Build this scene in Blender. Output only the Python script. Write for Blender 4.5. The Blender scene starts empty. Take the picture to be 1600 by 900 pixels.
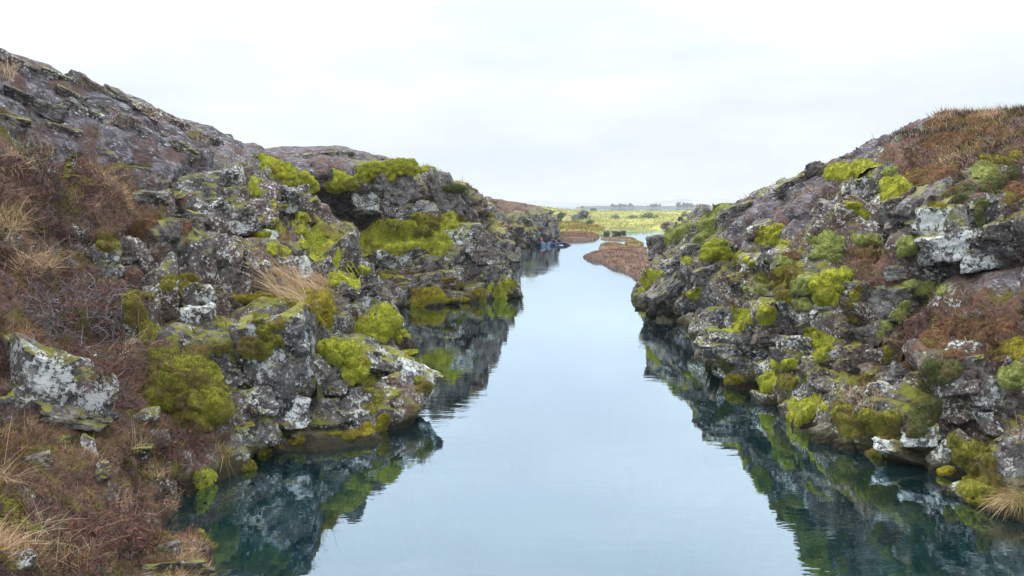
import bpy, math, random
import numpy as np
from mathutils import Vector, Matrix
from mathutils.bvhtree import BVHTree

random.seed(7)
RNG = np.random.default_rng(11)
SC = bpy.context.scene
COL = SC.collection

# ------------------------------------------------------------------ camera
F = 1256.0                                  # focal length in photo pixels (1600 wide)
TH = math.atan(128.0 / F)                   # the horizon lies 128 px above the middle
CAM = np.array([0.0, 0.0, 3.0])             # eye 3 m above the water
cd = bpy.data.cameras.new('camera'); cam = bpy.data.objects.new('camera', cd); COL.objects.link(cam)
cam.location = CAM; cam.rotation_euler = (math.pi / 2 - TH, 0, 0)
cd.sensor_width = 36.0; cd.lens = 36.0 * F / 1600.0; cd.clip_start = 0.1; cd.clip_end = 20000
SC.camera = cam

# ------------------------------------------------------------------ light: overcast sky, weak soft sun
SC.view_settings.view_transform = 'Standard'; SC.view_settings.look = 'None'
SC.view_settings.exposure = 0.29; SC.view_settings.gamma = 1.0
SC.render.engine = 'CYCLES'
SC.cycles.max_bounces = 8; SC.cycles.transparent_max_bounces = 8
SC.cycles.volume_bounces = 0
SUN_EL, SUN_AZ = math.radians(48), math.radians(-60)      # azimuth from +y towards +x
w = bpy.data.worlds.new('World'); SC.world = w; w.use_nodes = True
nt = w.node_tree; nt.nodes.clear()
def N(nt, typ, **kw):
    n = nt.nodes.new(typ)
    for k, v in kw.items(): setattr(n, k, v)
    return n
def L(nt, a, b): nt.links.new(a, b)
sky = N(nt, 'ShaderNodeTexSky', sky_type='NISHITA', sun_disc=False, sun_elevation=SUN_EL, sun_rotation=-SUN_AZ, air_density=1.0, dust_density=2.0)
tc = N(nt, 'ShaderNodeTexCoord'); sep = N(nt, 'ShaderNodeSeparateXYZ'); L(nt, tc.outputs['Generated'], sep.inputs[0])
mp = N(nt, 'ShaderNodeMapping'); mp.inputs['Scale'].default_value = (1.6, 1.6, 7.0); L(nt, tc.outputs['Generated'], mp.inputs[0])
cn = N(nt, 'ShaderNodeTexNoise'); cn.inputs['Scale'].default_value = 1.7; cn.inputs['Detail'].default_value = 6; cn.inputs['Roughness'].default_value = 0.5
L(nt, mp.outputs[0], cn.inputs['Vector'])
el = N(nt, 'ShaderNodeMapRange'); el.inputs['From Min'].default_value = 0.0; el.inputs['From Max'].default_value = 1.0
el.inputs['To Min'].default_value = 0.0; el.inputs['To Max'].default_value = 1.0; L(nt, sep.outputs['Z'], el.inputs[0])
grad = N(nt, 'ShaderNodeValToRGB'); L(nt, el.outputs[0], grad.inputs[0])
cr = grad.color_ramp; cr.elements[0].position = 0.0; cr.elements[0].color = (7.1, 7.8, 8.7, 1)
cr.elements[1].position = 1.0; cr.elements[1].color = (25.0, 25.6, 26.4, 1)
e = cr.elements.new(0.10); e.color = (8.0, 8.45, 9.0, 1)
e = cr.elements.new(0.28); e.color = (10.2, 10.7, 11.3, 1)
e = cr.elements.new(0.5); e.color = (18.2, 19.4, 20.8, 1)
cl = N(nt, 'ShaderNodeMapRange'); cl.inputs['From Min'].default_value = 0.36; cl.inputs['From Max'].default_value = 0.62
cl.inputs['To Min'].default_value = 0.89; cl.inputs['To Max'].default_value = 1.05; L(nt, cn.outputs['Fac'], cl.inputs[0])
# thinner cloud lets a little more blue through than thick cloud
tint = N(nt, 'ShaderNodeMix', data_type='RGBA'); tint.inputs['A'].default_value = (0.915, 0.955, 1.0, 1); tint.inputs['B'].default_value = (1.0, 1.0, 0.995, 1)
cf = N(nt, 'ShaderNodeMapRange'); cf.inputs['From Min'].default_value = 0.36; cf.inputs['From Max'].default_value = 0.62; L(nt, cn.outputs['Fac'], cf.inputs[0])
L(nt, cf.outputs[0], tint.inputs['Factor'])
m1 = N(nt, 'ShaderNodeVectorMath', operation='MULTIPLY'); L(nt, grad.outputs['Color'], m1.inputs[0]); L(nt, tint.outputs['Result'], m1.inputs[1])
m2 = N(nt, 'ShaderNodeVectorMath', operation='SCALE'); L(nt, m1.outputs[0], m2.inputs[0]); L(nt, cl.outputs[0], m2.inputs['Scale'])
mixs = N(nt, 'ShaderNodeMix', data_type='RGBA'); mixs.inputs['Factor'].default_value = 0.93
L(nt, sky.outputs[0], mixs.inputs['A']); L(nt, m2.outputs[0], mixs.inputs['B'])
bg = N(nt, 'ShaderNodeBackground'); bg.inputs['Strength'].default_value = 0.10
L(nt, mixs.outputs['Result'], bg.inputs['Color'])
wo = N(nt, 'ShaderNodeOutputWorld'); L(nt, bg.outputs[0], wo.inputs['Surface'])

sd = bpy.data.lights.new('sun', 'SUN'); sun = bpy.data.objects.new('sun', sd); COL.objects.link(sun)
sd.energy = 1.5; sd.angle = math.radians(12); sd.color = (1.0, 0.96, 0.9)
sv = Vector((math.sin(SUN_AZ) * math.cos(SUN_EL), math.cos(SUN_AZ) * math.cos(SUN_EL), math.sin(SUN_EL)))
sun.rotation_euler = sv.to_track_quat('Z', 'Y').to_euler(); sun.location = (0, 0, 30)

# ------------------------------------------------------------------ projection helpers
def ray(u, v):
    dx = (u - 800.0) / F; dy = (450.0 - v) / F
    return np.array([dx, math.cos(TH) + dy * math.sin(TH), -math.sin(TH) + dy * math.cos(TH)])
def at(u, v, y):
    d = ray(u, v); return CAM + d * (y / d[1])
def on_water(u, v, z=0.0):
    d = ray(u, v); return CAM + d * ((z - CAM[2]) / d[2])
def project(P):
    q = P - CAM
    fw = q[..., 1] * math.cos(TH) - q[..., 2] * math.sin(TH)
    up = q[..., 1] * math.sin(TH) + q[..., 2] * math.cos(TH)
    fw = np.where(np.abs(fw) < 1e-3, 1e-3, fw)
    return 800 + F * q[..., 0] / fw, 450 - F * up / fw, fw

# ------------------------------------------------------------------ numpy noise
def _mix(h):
    h = h ^ (h >> np.uint32(16)); h = h * np.uint32(0x7feb352d); h = h ^ (h >> np.uint32(15))
    h = h * np.uint32(0x846ca68b); return h ^ (h >> np.uint32(16))
def hsh(ix, iy, iz, seed):
    a = ix.astype(np.int64).astype(np.uint32) * np.uint32(73856093)
    b = iy.astype(np.int64).astype(np.uint32) * np.uint32(19349663)
    c = iz.astype(np.int64).astype(np.uint32) * np.uint32(83492791)
    return _mix(a ^ b ^ c ^ np.uint32((seed * 2654435761) & 0xffffffff))
def r01(h, k):
    return _mix(h + np.uint32((k * 0x9e3779b9) & 0xffffffff)).astype(np.float32) / np.float32(4294967296.0)
def vnoise(P, seed=0):
    i = np.floor(P); f = P - i; f = f * f * (3 - 2 * f); ix, iy, iz = i[:, 0], i[:, 1], i[:, 2]
    out = 0
    for dx in (0, 1):
        wx = f[:, 0] if dx else 1 - f[:, 0]
        for dy in (0, 1):
            wy = f[:, 1] if dy else 1 - f[:, 1]
            for dz in (0, 1):
                wz = f[:, 2] if dz else 1 - f[:, 2]
                out = out + wx * wy * wz * r01(hsh(ix + dx, iy + dy, iz + dz, seed), 1)
    return out * 2 - 1
def fbm(P, octv=4, seed=0, gain=0.5):
    a, s, o = 1.0, 0.0, 0
    for k in range(octv):
        o = o + a * vnoise(P * (2.03 ** k) + 13.7 * k, seed + k); s += a; a *= gain
    return o / s * 1.6
def blocks(P, cell, seed, crack=0.5, tilt=0.9):
    """fractured rock: every Voronoi cell is a tilted facet with its own offset, parted by cracks (in units of cell)"""
    Q = P / np.array(cell); i0 = np.floor(Q)
    n = len(Q); F1 = np.full(n, 9.0); F2 = np.full(n, 9.0)
    hb = np.zeros(n, np.uint32); cb = np.zeros((n, 3))
    for dx in (-1, 0, 1):
        for dy in (-1, 0, 1):
            for dz in (-1, 0, 1):
                c = i0 + (dx, dy, dz); h = hsh(c[:, 0], c[:, 1], c[:, 2], seed)
                pt = c + np.stack([r01(h, 1), r01(h, 2), r01(h, 3)], 1)
                d = np.sqrt(((Q - pt) ** 2).sum(1))
                nb = d < F1
                F2 = np.where(nb, F1, np.minimum(F2, d))
                F1 = np.where(nb, d, F1); hb = np.where(nb, h, hb); cb[nb] = pt[nb]
    off = r01(hb, 4) - 0.5
    sl = np.stack([r01(hb, 5), r01(hb, 6), r01(hb, 7)], 1) * 2 - 1
    facet = ((Q - cb) * sl).sum(1) * tilt
    e = F2 - F1
    return off + facet - crack * np.exp(-(e / 0.10) ** 1.3), e

# ------------------------------------------------------------------ mesh + object helpers
def mesh_np(name, V, faces, mats=(), smooth=True, attrs=None, matidx=None):
    """faces: list of int arrays of shape (n,3) or (n,4)"""
    me = bpy.data.meshes.new(name)
    V = np.asarray(V, np.float32); me.vertices.add(len(V)); me.vertices.foreach_set('co', V.ravel())
    idx = np.concatenate([f.ravel() for f in faces]).astype(np.int32)
    tot = np.concatenate([np.full(len(f), f.shape[1], np.int32) for f in faces])
    st = np.concatenate([[0], np.cumsum(tot)[:-1]]).astype(np.int32)
    me.loops.add(len(idx)); me.loops.foreach_set('vertex_index', idx)
    me.polygons.add(len(tot)); me.polygons.foreach_set('loop_start', st); me.polygons.foreach_set('loop_total', tot)
    me.polygons.foreach_set('use_smooth', np.full(len(tot), smooth))
    if matidx is not None: me.polygons.foreach_set('material_index', matidx.astype(np.int32))
    for k, a in (attrs or {}).items():
        a = np.asarray(a, np.float32)
        if a.ndim == 2:
            at_ = me.attributes.new(k, 'FLOAT_COLOR', 'POINT')
            if a.shape[1] == 3: a = np.concatenate([a, np.ones((len(a), 1), np.float32)], 1)
            at_.data.foreach_set('color', a.ravel())
        else:
            at_ = me.attributes.new(k, 'FLOAT', 'POINT'); at_.data.foreach_set('value', a)
    for m in mats: me.materials.append(m)
    me.update(calc_edges=True)
    return me
def link(name, me, parent=None):
    o = bpy.data.objects.new(name, me); COL.objects.link(o)
    if parent is not None: o.parent = parent
    return o
def tag(o, label=None, cat=None, group=None, kind=None):
    if label: o['label'] = label
    if cat: o['category'] = cat
    if group: o['group'] = group
    if kind: o['kind'] = kind
    return o
def empty(name, loc):
    o = bpy.data.objects.new(name, None); COL.objects.link(o); o.location = loc; o.empty_display_size = 0.1
    return o
def unit(v): v = np.asarray(v, float); return v / max(1e-9, np.linalg.norm(v))
def blades(P, D, length, width, bend=None, segs=2):
    """P roots, D unit directions, ribbons that taper to a point; returns V, quads, tris, t (0 root .. 1 tip)"""
    n = len(P)
    S = np.cross(D, RNG.normal(size=(n, 3))); S /= np.linalg.norm(S, axis=1)[:, None] + 1e-9
    if bend is None: bend = np.zeros((n, 3))
    V, T = [], []
    for k in range(segs):
        t = k / segs
        c = P + D * (length * t)[:, None] + bend * (length * t * t)[:, None]
        hw = (width * 0.5 * (1 - 0.6 * t))[:, None]
        V += [c - S * hw, c + S * hw]; T += [np.full(n, t)] * 2
    V.append(P + D * length[:, None] + bend * length[:, None]); T.append(np.ones(n))
    k = 2 * segs + 1
    V = np.stack(V, 1).reshape(-1, 3); T = np.stack(T, 1).ravel(); b = np.arange(n)[:, None] * k
    quads = [b + np.array([2 * j, 2 * j + 1, 2 * j + 3, 2 * j + 2]) for j in range(segs - 1)]
    tris = b + np.array([2 * segs - 2, 2 * segs - 1, 2 * segs])
    return V, (np.concatenate(quads) if quads else np.zeros((0, 4), int)), tris, T, k
def ico(sub):
    import bmesh
    bm = bmesh.new(); bmesh.ops.create_icosphere(bm, subdivisions=sub, radius=1.0)
    V = np.array([v.co for v in bm.verts]); Fc = np.array([[v.index for v in f.verts] for f in bm.faces]); bm.free()
    return V / np.linalg.norm(V, axis=1)[:, None], Fc

# ------------------------------------------------------------------ material helpers
def newmat(name):
    m = bpy.data.materials.new(name); m.use_nodes = True
    nt = m.node_tree; nt.nodes.clear()
    out = N(nt, 'ShaderNodeOutputMaterial'); b = N(nt, 'ShaderNodeBsdfPrincipled'); L(nt, b.outputs[0], out.inputs['Surface'])
    b.inputs['Roughness'].default_value = 0.9; b.inputs['Specular IOR Level'].default_value = 0.25
    return m, nt, b
def noise(nt, vec, scale, detail=4, rough=0.55, dist=0.0):
    n = N(nt, 'ShaderNodeTexNoise'); n.inputs['Scale'].default_value = scale; n.inputs['Detail'].default_value = detail
    n.inputs['Roughness'].default_value = rough; n.inputs['Distortion'].default_value = dist; L(nt, vec, n.inputs['Vector'])
    return n.outputs['Fac']
def rng(nt, val, a, b, lo=0.0, hi=1.0, smooth=False):
    n = N(nt, 'ShaderNodeMapRange'); n.inputs['From Min'].default_value = a; n.inputs['From Max'].default_value = b
    n.inputs['To Min'].default_value = lo; n.inputs['To Max'].default_value = hi
    if smooth: n.interpolation_type = 'SMOOTHSTEP'
    L(nt, val, n.inputs['Value']); return n.outputs['Result']
def col(nt, fac, A, B):
    n = N(nt, 'ShaderNodeMix', data_type='RGBA')
    if isinstance(fac, (int, float)): n.inputs['Factor'].default_value = fac
    else: L(nt, fac, n.inputs['Factor'])
    for s, c in (('A', A), ('B', B)):
        if isinstance(c, tuple): n.inputs[s].default_value = (*c, 1)
        else: L(nt, c, n.inputs[s])
    return n.outputs['Result']
def math_(nt, op, a, b=None, clamp=False):
    n = N(nt, 'ShaderNodeMath', operation=op, use_clamp=clamp)
    for k, v in enumerate((a, b)):
        if v is None: continue
        if isinstance(v, (int, float)): n.inputs[k].default_value = v
        else: L(nt, v, n.inputs[k])
    return n.outputs[0]
def scale_col(nt, c, f):
    n = N(nt, 'ShaderNodeVectorMath', operation='SCALE'); L(nt, c, n.inputs[0])
    if isinstance(f, (int, float)): n.inputs['Scale'].default_value = f
    else: L(nt, f, n.inputs['Scale'])
    return n.outputs[0]
def bump(nt, b, h, strength, dist, prev=None):
    n = N(nt, 'ShaderNodeBump'); n.inputs['Strength'].default_value = strength; n.inputs['Distance'].default_value = dist
    L(nt, h, n.inputs['Height'])
    if prev is not None: L(nt, prev, n.inputs['Normal'])
    L(nt, n.outputs[0], b.inputs['Normal']); return n.outputs[0]

def rock_nodes(nt, lichen=0.5, base=1.0, brown=0.4, rnd=None):
    g = N(nt, 'ShaderNodeNewGeometry'); pos = g.outputs['Position']
    big = noise(nt, pos, 0.9, 5, 0.6); mid = noise(nt, pos, 4.5, 8, 0.65); fine = noise(nt, pos, 26, 6, 0.7)
    c = col(nt, rng(nt, mid, 0.37, 0.64), (0.014, 0.013, 0.013), (0.205, 0.188, 0.178))
    c = col(nt, math_(nt, 'MULTIPLY', rng(nt, big, 0.42, 0.62), brown), c, (0.15, 0.088, 0.064))
    c = scale_col(nt, c, rng(nt, fine, 0.36, 0.64, 0.42 * base, 1.6 * base))
    # grey-green crust, white lichen rosettes, black specks
    wh = noise(nt, pos, 3.6, 4, 0.6)
    gg = noise(nt, pos, 7.0, 9, 0.72)
    c = col(nt, math_(nt, 'MULTIPLY', rng(nt, gg, 0.54, 0.62), 0.5), c, (0.21, 0.235, 0.215))
    l1 = noise(nt, pos, 21.0, 10, 0.76, 0.35)
    thr = rng(nt, wh, 0.35, 0.65, 0.66, 0.61 - 0.13 * lichen)
    if rnd is not None:
        thr = math_(nt, 'ADD', thr, rng(nt, rnd, 0, 1, 0.035, -0.035))
    lw = rng(nt, math_(nt, 'SUBTRACT', l1, thr), 0.0, 0.035)
    c = col(nt, math_(nt, 'MULTIPLY', lw, 0.9), c, (0.58, 0.60, 0.585))
    vo = N(nt, 'ShaderNodeTexVoronoi'); vo.inputs['Scale'].default_value = 16.0; L(nt, pos, vo.inputs['Vector'])
    spot = math_(nt, 'MULTIPLY', rng(nt, vo.outputs['Distance'], 0.30, 0.24), rng(nt, noise(nt, pos, 5.0, 2), 0.5 - 0.05 * lichen, 0.62))
    c = col(nt, math_(nt, 'MULTIPLY', spot, 0.75 * min(1, lichen + 0.3)), c, (0.52, 0.55, 0.53))
    dk = rng(nt, noise(nt, pos, 34, 5, 0.7), 0.60, 0.66)
    c = col(nt, math_(nt, 'MULTIPLY', dk, 0.7), c, (0.025, 0.024, 0.026))
    if rnd is not None: c = scale_col(nt, c, rng(nt, rnd, 0, 1, 0.75, 1.3))
    return g, pos, c, mid, fine, l1
def waterline(nt, g, pos, c):
    """olive algae and moss where the rock meets the water; dark slime under it"""
    s = N(nt, 'ShaderNodeSeparateXYZ'); L(nt, pos, s.inputs[0]); z = s.outputs['Z']
    nz = noise(nt, pos, 2.3, 5, 0.65)
    zz = math_(nt, 'SUBTRACT', z, rng(nt, nz, 0.35, 0.7, -0.02, 0.42))
    c = col(nt, math_(nt, 'MULTIPLY', rng(nt, zz, 0.10, -0.10), 0.85), c, col(nt, noise(nt, pos, 9, 4), (0.05, 0.045, 0.02), (0.17, 0.14, 0.018)))
    c = col(nt, math_(nt, 'MULTIPLY', rng(nt, math_(nt, 'SUBTRACT', z, rng(nt, nz, 0.35, 0.7, -0.04, 0.16)), 0.16, 0.05), 0.85), c, (0.020, 0.018, 0.013))
    c = col(nt, rng(nt, z, 0.0, -0.25), c, col(nt, rng(nt, nz, 0.4, 0.6), (0.10, 0.12, 0.09), (0.28, 0.24, 0.16)))
    return c, z

def mat_rock(name, lichen, base=1.0, brown=0.4):
    m, nt, b = newmat(name)
    oi = N(nt, 'ShaderNodeObjectInfo')
    g, pos, c, mid, fine, l1 = rock_nodes(nt, lichen, base, brown, oi.outputs['Random'])
    sn = N(nt, 'ShaderNodeSeparateXYZ'); L(nt, g.outputs['Normal'], sn.inputs[0])
    ms = math_(nt, 'MULTIPLY', rng(nt, sn.outputs['Z'], 0.40, 0.75), rng(nt, noise(nt, pos, 2.6, 7, 0.7), 0.475, 0.54))
    c = col(nt, math_(nt, 'MULTIPLY', ms, 0.85), c, col(nt, noise(nt, pos, 14, 4), (0.07, 0.07, 0.012), (0.36, 0.35, 0.04)))
    c, z = waterline(nt, g, pos, c)
    L(nt, c, b.inputs['Base Color'])
    n1 = bump(nt, b, mid, 0.6, 0.08); n2 = bump(nt, b, fine, 0.7, 0.02, n1); bump(nt, b, l1, 0.4, 0.02, n2)
    return m
M_ROCK = mat_rock('basalt', 0.9, 0.82, 0.7)
M_ROCK_L = mat_rock('lichened_basalt', 1.7, 0.9, 0.25)
M_ROCK_B = mat_rock('brown_basalt', 0.12, 1.0, 0.95)
M_ROCK_G = mat_rock('grey_basalt', 0.4, 1.15, 0.15)

def mat_ground():
    m, nt, b = newmat('bank_surface')
    g, pos, c, mid, fine, l1 = rock_nodes(nt, 0.9, 0.78, 0.75)
    A = N(nt, 'ShaderNodeAttribute', attribute_name='mask'); sp = N(nt, 'ShaderNodeSeparateColor'); L(nt, A.outputs['Color'], sp.inputs[0])
    heath, lava, moss = sp.outputs[0], sp.outputs[1], sp.outputs[2]
    # ropy lava: purple grey, long pale streaks running down the slope
    mp = N(nt, 'ShaderNodeMapping'); mp.inputs['Rotation'].default_value = (0.3, 0.5, 0.5); mp.inputs['Scale'].default_value = (1.0, 3.4, 4.5); L(nt, pos, mp.inputs[0])
    st = noise(nt, mp.outputs[0], 1.7, 7, 0.62, 0.8)
    lv = col(nt, rng(nt, st, 0.36, 0.62), (0.028, 0.024, 0.026), (0.18, 0.16, 0.17))
    lv = col(nt, rng(nt, noise(nt, mp.outputs[0], 4.1, 8, 0.7, 0.5), 0.55, 0.63), lv, (0.40, 0.40, 0.43))
    lv = col(nt, math_(nt, 'MULTIPLY', rng(nt, noise(nt, pos, 1.5, 6, 0.66), 0.50, 0.58), 0.8), lv, (0.105, 0.06, 0.045))
    lv = scale_col(nt, lv, rng(nt, fine, 0.3, 0.7, 0.6, 1.4))
    mf = noise(nt, pos, 6, 6, 0.7)
    lf = rng(nt, math_(nt, 'ADD', lava, rng(nt, mf, 0.3, 0.7, -0.25, 0.25)), 0.40, 0.60)
    c = col(nt, lf, c, lv)
    # heath: dead heather and turf
    h1 = noise(nt, pos, 1.9, 6, 0.65); h2 = noise(nt, pos, 19, 6, 0.7)
    hc = col(nt, rng(nt, h1, 0.38, 0.60), (0.085, 0.05, 0.045), (0.15, 0.085, 0.058))
    hc = col(nt, rng(nt, noise(nt, pos, 1.1, 5, 0.6), 0.55, 0.64), hc, (0.10, 0.085, 0.022))
    hc = scale_col(nt, hc, rng(nt, h2, 0.3, 0.7, 0.35, 1.7))
    hf = rng(nt, math_(nt, 'ADD', heath, math_(nt, 'ADD', rng(nt, mf, 0.3, 0.7, -0.25, 0.25), rng(nt, noise(nt, pos, 1.4, 5, 0.6), 0.3, 0.7, -0.75, 0.45))), 0.42, 0.56)
    c = col(nt, hf, c, hc)
    ml = col(nt, noise(nt, pos, 14, 5, 0.7), (0.05, 0.055, 0.012), (0.27, 0.27, 0.035))
    mo = rng(nt, math_(nt, 'ADD', moss, rng(nt, noise(nt, pos, 3.4, 6, 0.68), 0.3, 0.7, -0.5, 0.4)), 0.45, 0.55)
    sn = N(nt, 'ShaderNodeSeparateXYZ'); L(nt, g.outputs['Normal'], sn.inputs[0])
    up = math_(nt, 'MULTIPLY', rng(nt, sn.outputs['Z'], 0.45, 0.8), rng(nt, noise(nt, pos, 2.6, 7, 0.7), 0.485, 0.545))
    up = math_(nt, 'MULTIPLY', up, rng(nt, math_(nt, 'MAXIMUM', heath, lava), 0.6, 0.2))
    c = col(nt, math_(nt, 'MAXIMUM', mo, up), c, ml)
    c, z = waterline(nt, g, pos, c)
    L(nt, c, b.inputs['Base Color'])
    n1 = bump(nt, b, mid, 0.6, 0.08); n2 = bump(nt, b, h2, 0.7, 0.03, n1); bump(nt, b, l1, 0.4, 0.02, n2)
    return m
M_GROUND = mat_ground()

def mat_moss(name, hi, lo, old, oldamt=0.35):
    m, nt, b = newmat(name)
    g = N(nt, 'ShaderNodeNewGeometry'); pos = g.outputs['Position']
    A = N(nt, 'ShaderNodeAttribute', attribute_name='tint')
    f = math_(nt, 'ADD', math_(nt, 'MULTIPLY', A.outputs['Fac'], 0.7), rng(nt, noise(nt, pos, 22, 6, 0.75), 0.35, 0.65, -0.25, 0.5), True)
    c = col(nt, f, lo, hi)
    o = rng(nt, noise(nt, pos, 3.2, 5, 0.62), 0.62 - 0.3 * oldamt, 0.74 - 0.3 * oldamt)
    c = col(nt, math_(nt, 'MULTIPLY', o, 0.8), c, old)
    c = scale_col(nt, c, rng(nt, noise(nt, pos, 45, 4, 0.7), 0.35, 0.65, 0.6, 1.4))
    L(nt, c, b.inputs['Base Color']); b.inputs['Roughness'].default_value = 1.0; b.inputs['Specular IOR Level'].default_value = 0.1
    b.inputs['Sheen Weight'].default_value = 0.15; b.inputs['Sheen Roughness'].default_value = 0.6; b.inputs['Sheen Tint'].default_value = (0.8, 0.9, 0.4, 1)
    n1 = bump(nt, b, noise(nt, pos, 30, 6, 0.7), 0.8, 0.03); bump(nt, b, noise(nt, pos, 95, 4, 0.7), 0.6, 0.012, n1)
    return m
MOSS = {
    'bright': mat_moss('moss_bright', (0.54, 0.54, 0.05), (0.13, 0.15, 0.016), (0.20, 0.14, 0.03), 0.30),
    'olive':  mat_moss('moss_olive', (0.32, 0.30, 0.032), (0.07, 0.072, 0.012), (0.12, 0.075, 0.03), 0.55),
    'grey':   mat_moss('moss_grey_green', (0.41, 0.44, 0.13), (0.11, 0.135, 0.035), (0.15, 0.115, 0.045), 0.3),
    'gold':   mat_moss('moss_golden', (0.40, 0.33, 0.02), (0.10, 0.085, 0.012), (0.13, 0.08, 0.02), 0.4),
    'dark':   mat_moss('moss_dark', (0.13, 0.14, 0.05), (0.035, 0.045, 0.018), (0.10, 0.06, 0.03), 0.45),
    'heath':  mat_moss('heather_cushion', (0.28, 0.13, 0.075), (0.06, 0.03, 0.026), (0.15, 0.10, 0.03), 0.4),
}
def mat_blade(name, rough=0.8):
    """takes its colour from the 'col' attribute written on each blade"""
    m, nt, b = newmat(name)
    A = N(nt, 'ShaderNodeAttribute', attribute_name='col'); L(nt, A.outputs['Color'], b.inputs['Base Color'])
    b.inputs['Roughness'].default_value = rough; b.inputs['Specular IOR Level'].default_value = 0.15
    return m
M_BLADE = mat_blade('dry_blade')

# ------------------------------------------------------------------ the two banks of the fissure
# control nets: one row per station along the bank; columns: waterline, low, middle, rim, ridge, back, far back
CLS = {'r': (1, 0, 0, .1), 'h': (.25, 1, 0, .1), 'l': (.16, 0, 1, 0), 'm': (.8, .2, 0, .5), 'x': (.6, .5, .3, .15), 'k': (.9, 0, .3, .1)}
def P_(u, v, y, c='r'): return (*at(u, v, y), *CLS[c])
def W_(u, v, c='r'): return (*on_water(u, v), *CLS[c])
def X_(x, y, z, c='r'): return (x, y, z, *CLS[c])

LEFT = [
 [X_(-1.9,-5,0,'h'), X_(-2.5,-5,1.0,'h'), X_(-4.2,-5,2.2,'h'), X_(-5.6,-5,3.0,'h'), X_(-7.6,-5,4.6,'l'), X_(-13,-5,4.4,'l'), X_(-40,-6,4.0,'h')],
 [X_(-2.1,3.5,0,'h'), X_(-2.7,3.6,1.0,'h'), X_(-4.3,3.8,2.0,'h'), X_(-5.7,4.2,3.0,'h'), X_(-7.6,4.8,4.8,'l'), X_(-13,5.2,4.6,'l'), X_(-40,5,4.0,'h')],
 [W_(322,900,'h'), P_(190,800,6.3,'h'), P_(0,625,6.9,'h'), X_(-5.4,7.2,2.9,'h'), X_(-7.3,8.0,4.7,'l'), X_(-13,9,4.5,'l'), X_(-40,10,4.0,'h')],
 [W_(348,790,'m'), P_(215,640,8.2,'h'), P_(95,475,8.8,'h'), P_(20,310,9.6,'h'), P_(3,120,11.2,'l'), X_(-13,13.5,4.6,'l'), X_(-40,15,4.2,'h')],
 [W_(420,715), P_(350,600,9.2,'m'), P_(190,435,9.9,'x'), P_(110,300,10.8,'h'), P_(85,136,12.4,'l'), X_(-13,15.0,4.6,'l'), X_(-40,17,4.2,'h')],
 [W_(530,690), P_(462,560,10.25), P_(325,405,10.9), P_(225,275,12.0,'x'), P_(195,164,13.8,'l'), X_(-13,17.5,4.6,'l'), X_(-40,20,4.2,'h')],
 [W_(672,646), P_(604,540,11.8), P_(450,400,12.3), P_(335,270,13.6,'k'), P_(285,198,15.8,'l'), X_(-13,20,4.5,'l'), X_(-40,24,4.2,'h')],
 [X_(-1.7,13.4,0), X_(-2.0,13.6,.9), P_(505,385,13.6), P_(402,270,15.4,'k'), P_(348,222,18.0,'l'), X_(-13,23,4.4,'l'), X_(-40,28,4.2,'h')],
 [X_(-2.9,18.2,0), X_(-3.2,18.5,.8), P_(528,370,17.8,'x'), P_(425,272,19.6,'k'), P_(398,243,21.6,'l'), X_(-13,27,4.4,'l'), X_(-40,32,4.2,'h')],
 [W_(630,481), P_(600,425,24.3), P_(542,340,26.0), P_(468,278,24.3,'k'), P_(450,252,26.4,'l'), P_(440,241,32,'l'), X_(-40,40,4.6,'h')],
 [W_(722,475), P_(702,420,24.8), P_(655,340,25.3), P_(612,277,25.4), P_(590,257,26.0,'m'), P_(550,238,31.5,'l'), X_(-20,48,4.9,'h')],
 [W_(788,466), P_(774,420,26.2), P_(736,345,26.5), P_(724,308,26.7), P_(714,289,27.2,'m'), P_(690,281,33.0,'h'), X_(-12,50,3.9,'h')],
 [X_(-.4,29.5,0), X_(-.5,29.8,.9), X_(-.7,30,1.9,'m'), X_(-1.2,30.2,2.6,'m'), X_(-1.6,30.6,2.9,'h'), X_(-5,33,2.9,'h'), X_(-14,52,2.9,'h')],
 [W_(803,412), P_(798,385,42), P_(780,354,42.5,'m'), P_(765,333,43,'m'), P_(755,321,45,'m'), P_(760,318,52,'h'), X_(-14,58,2.7,'h')],
 [W_(828,384), P_(830,366,60), P_(826,352,61,'m'), P_(815,339,62,'m'), P_(800,326,64,'h'), P_(795,315,72,'h'), X_(-14,74,2.7,'h')],
 [W_(862,378), P_(866,364,67), P_(864,349,68), P_(861,339,69), P_(855,330,70,'m'), P_(842,325,78,'h'), X_(-12,84,2.3,'h')],
 [X_(3.2,80,0), X_(3.0,80.4,.6), X_(2.6,81,1.1), X_(2.2,82,1.5), X_(1.5,83,1.8,'m'), X_(-2,88,2.0,'h'), X_(-14,96,1.8,'h')],
 [X_(-2,96,-.6), X_(-2.5,96,-.4), X_(-3,97,-.2), X_(-4,98,.1), X_(-5,99,.3,'m'), X_(-8,102,.6,'h'), X_(-18,108,.6,'h')],
]
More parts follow.
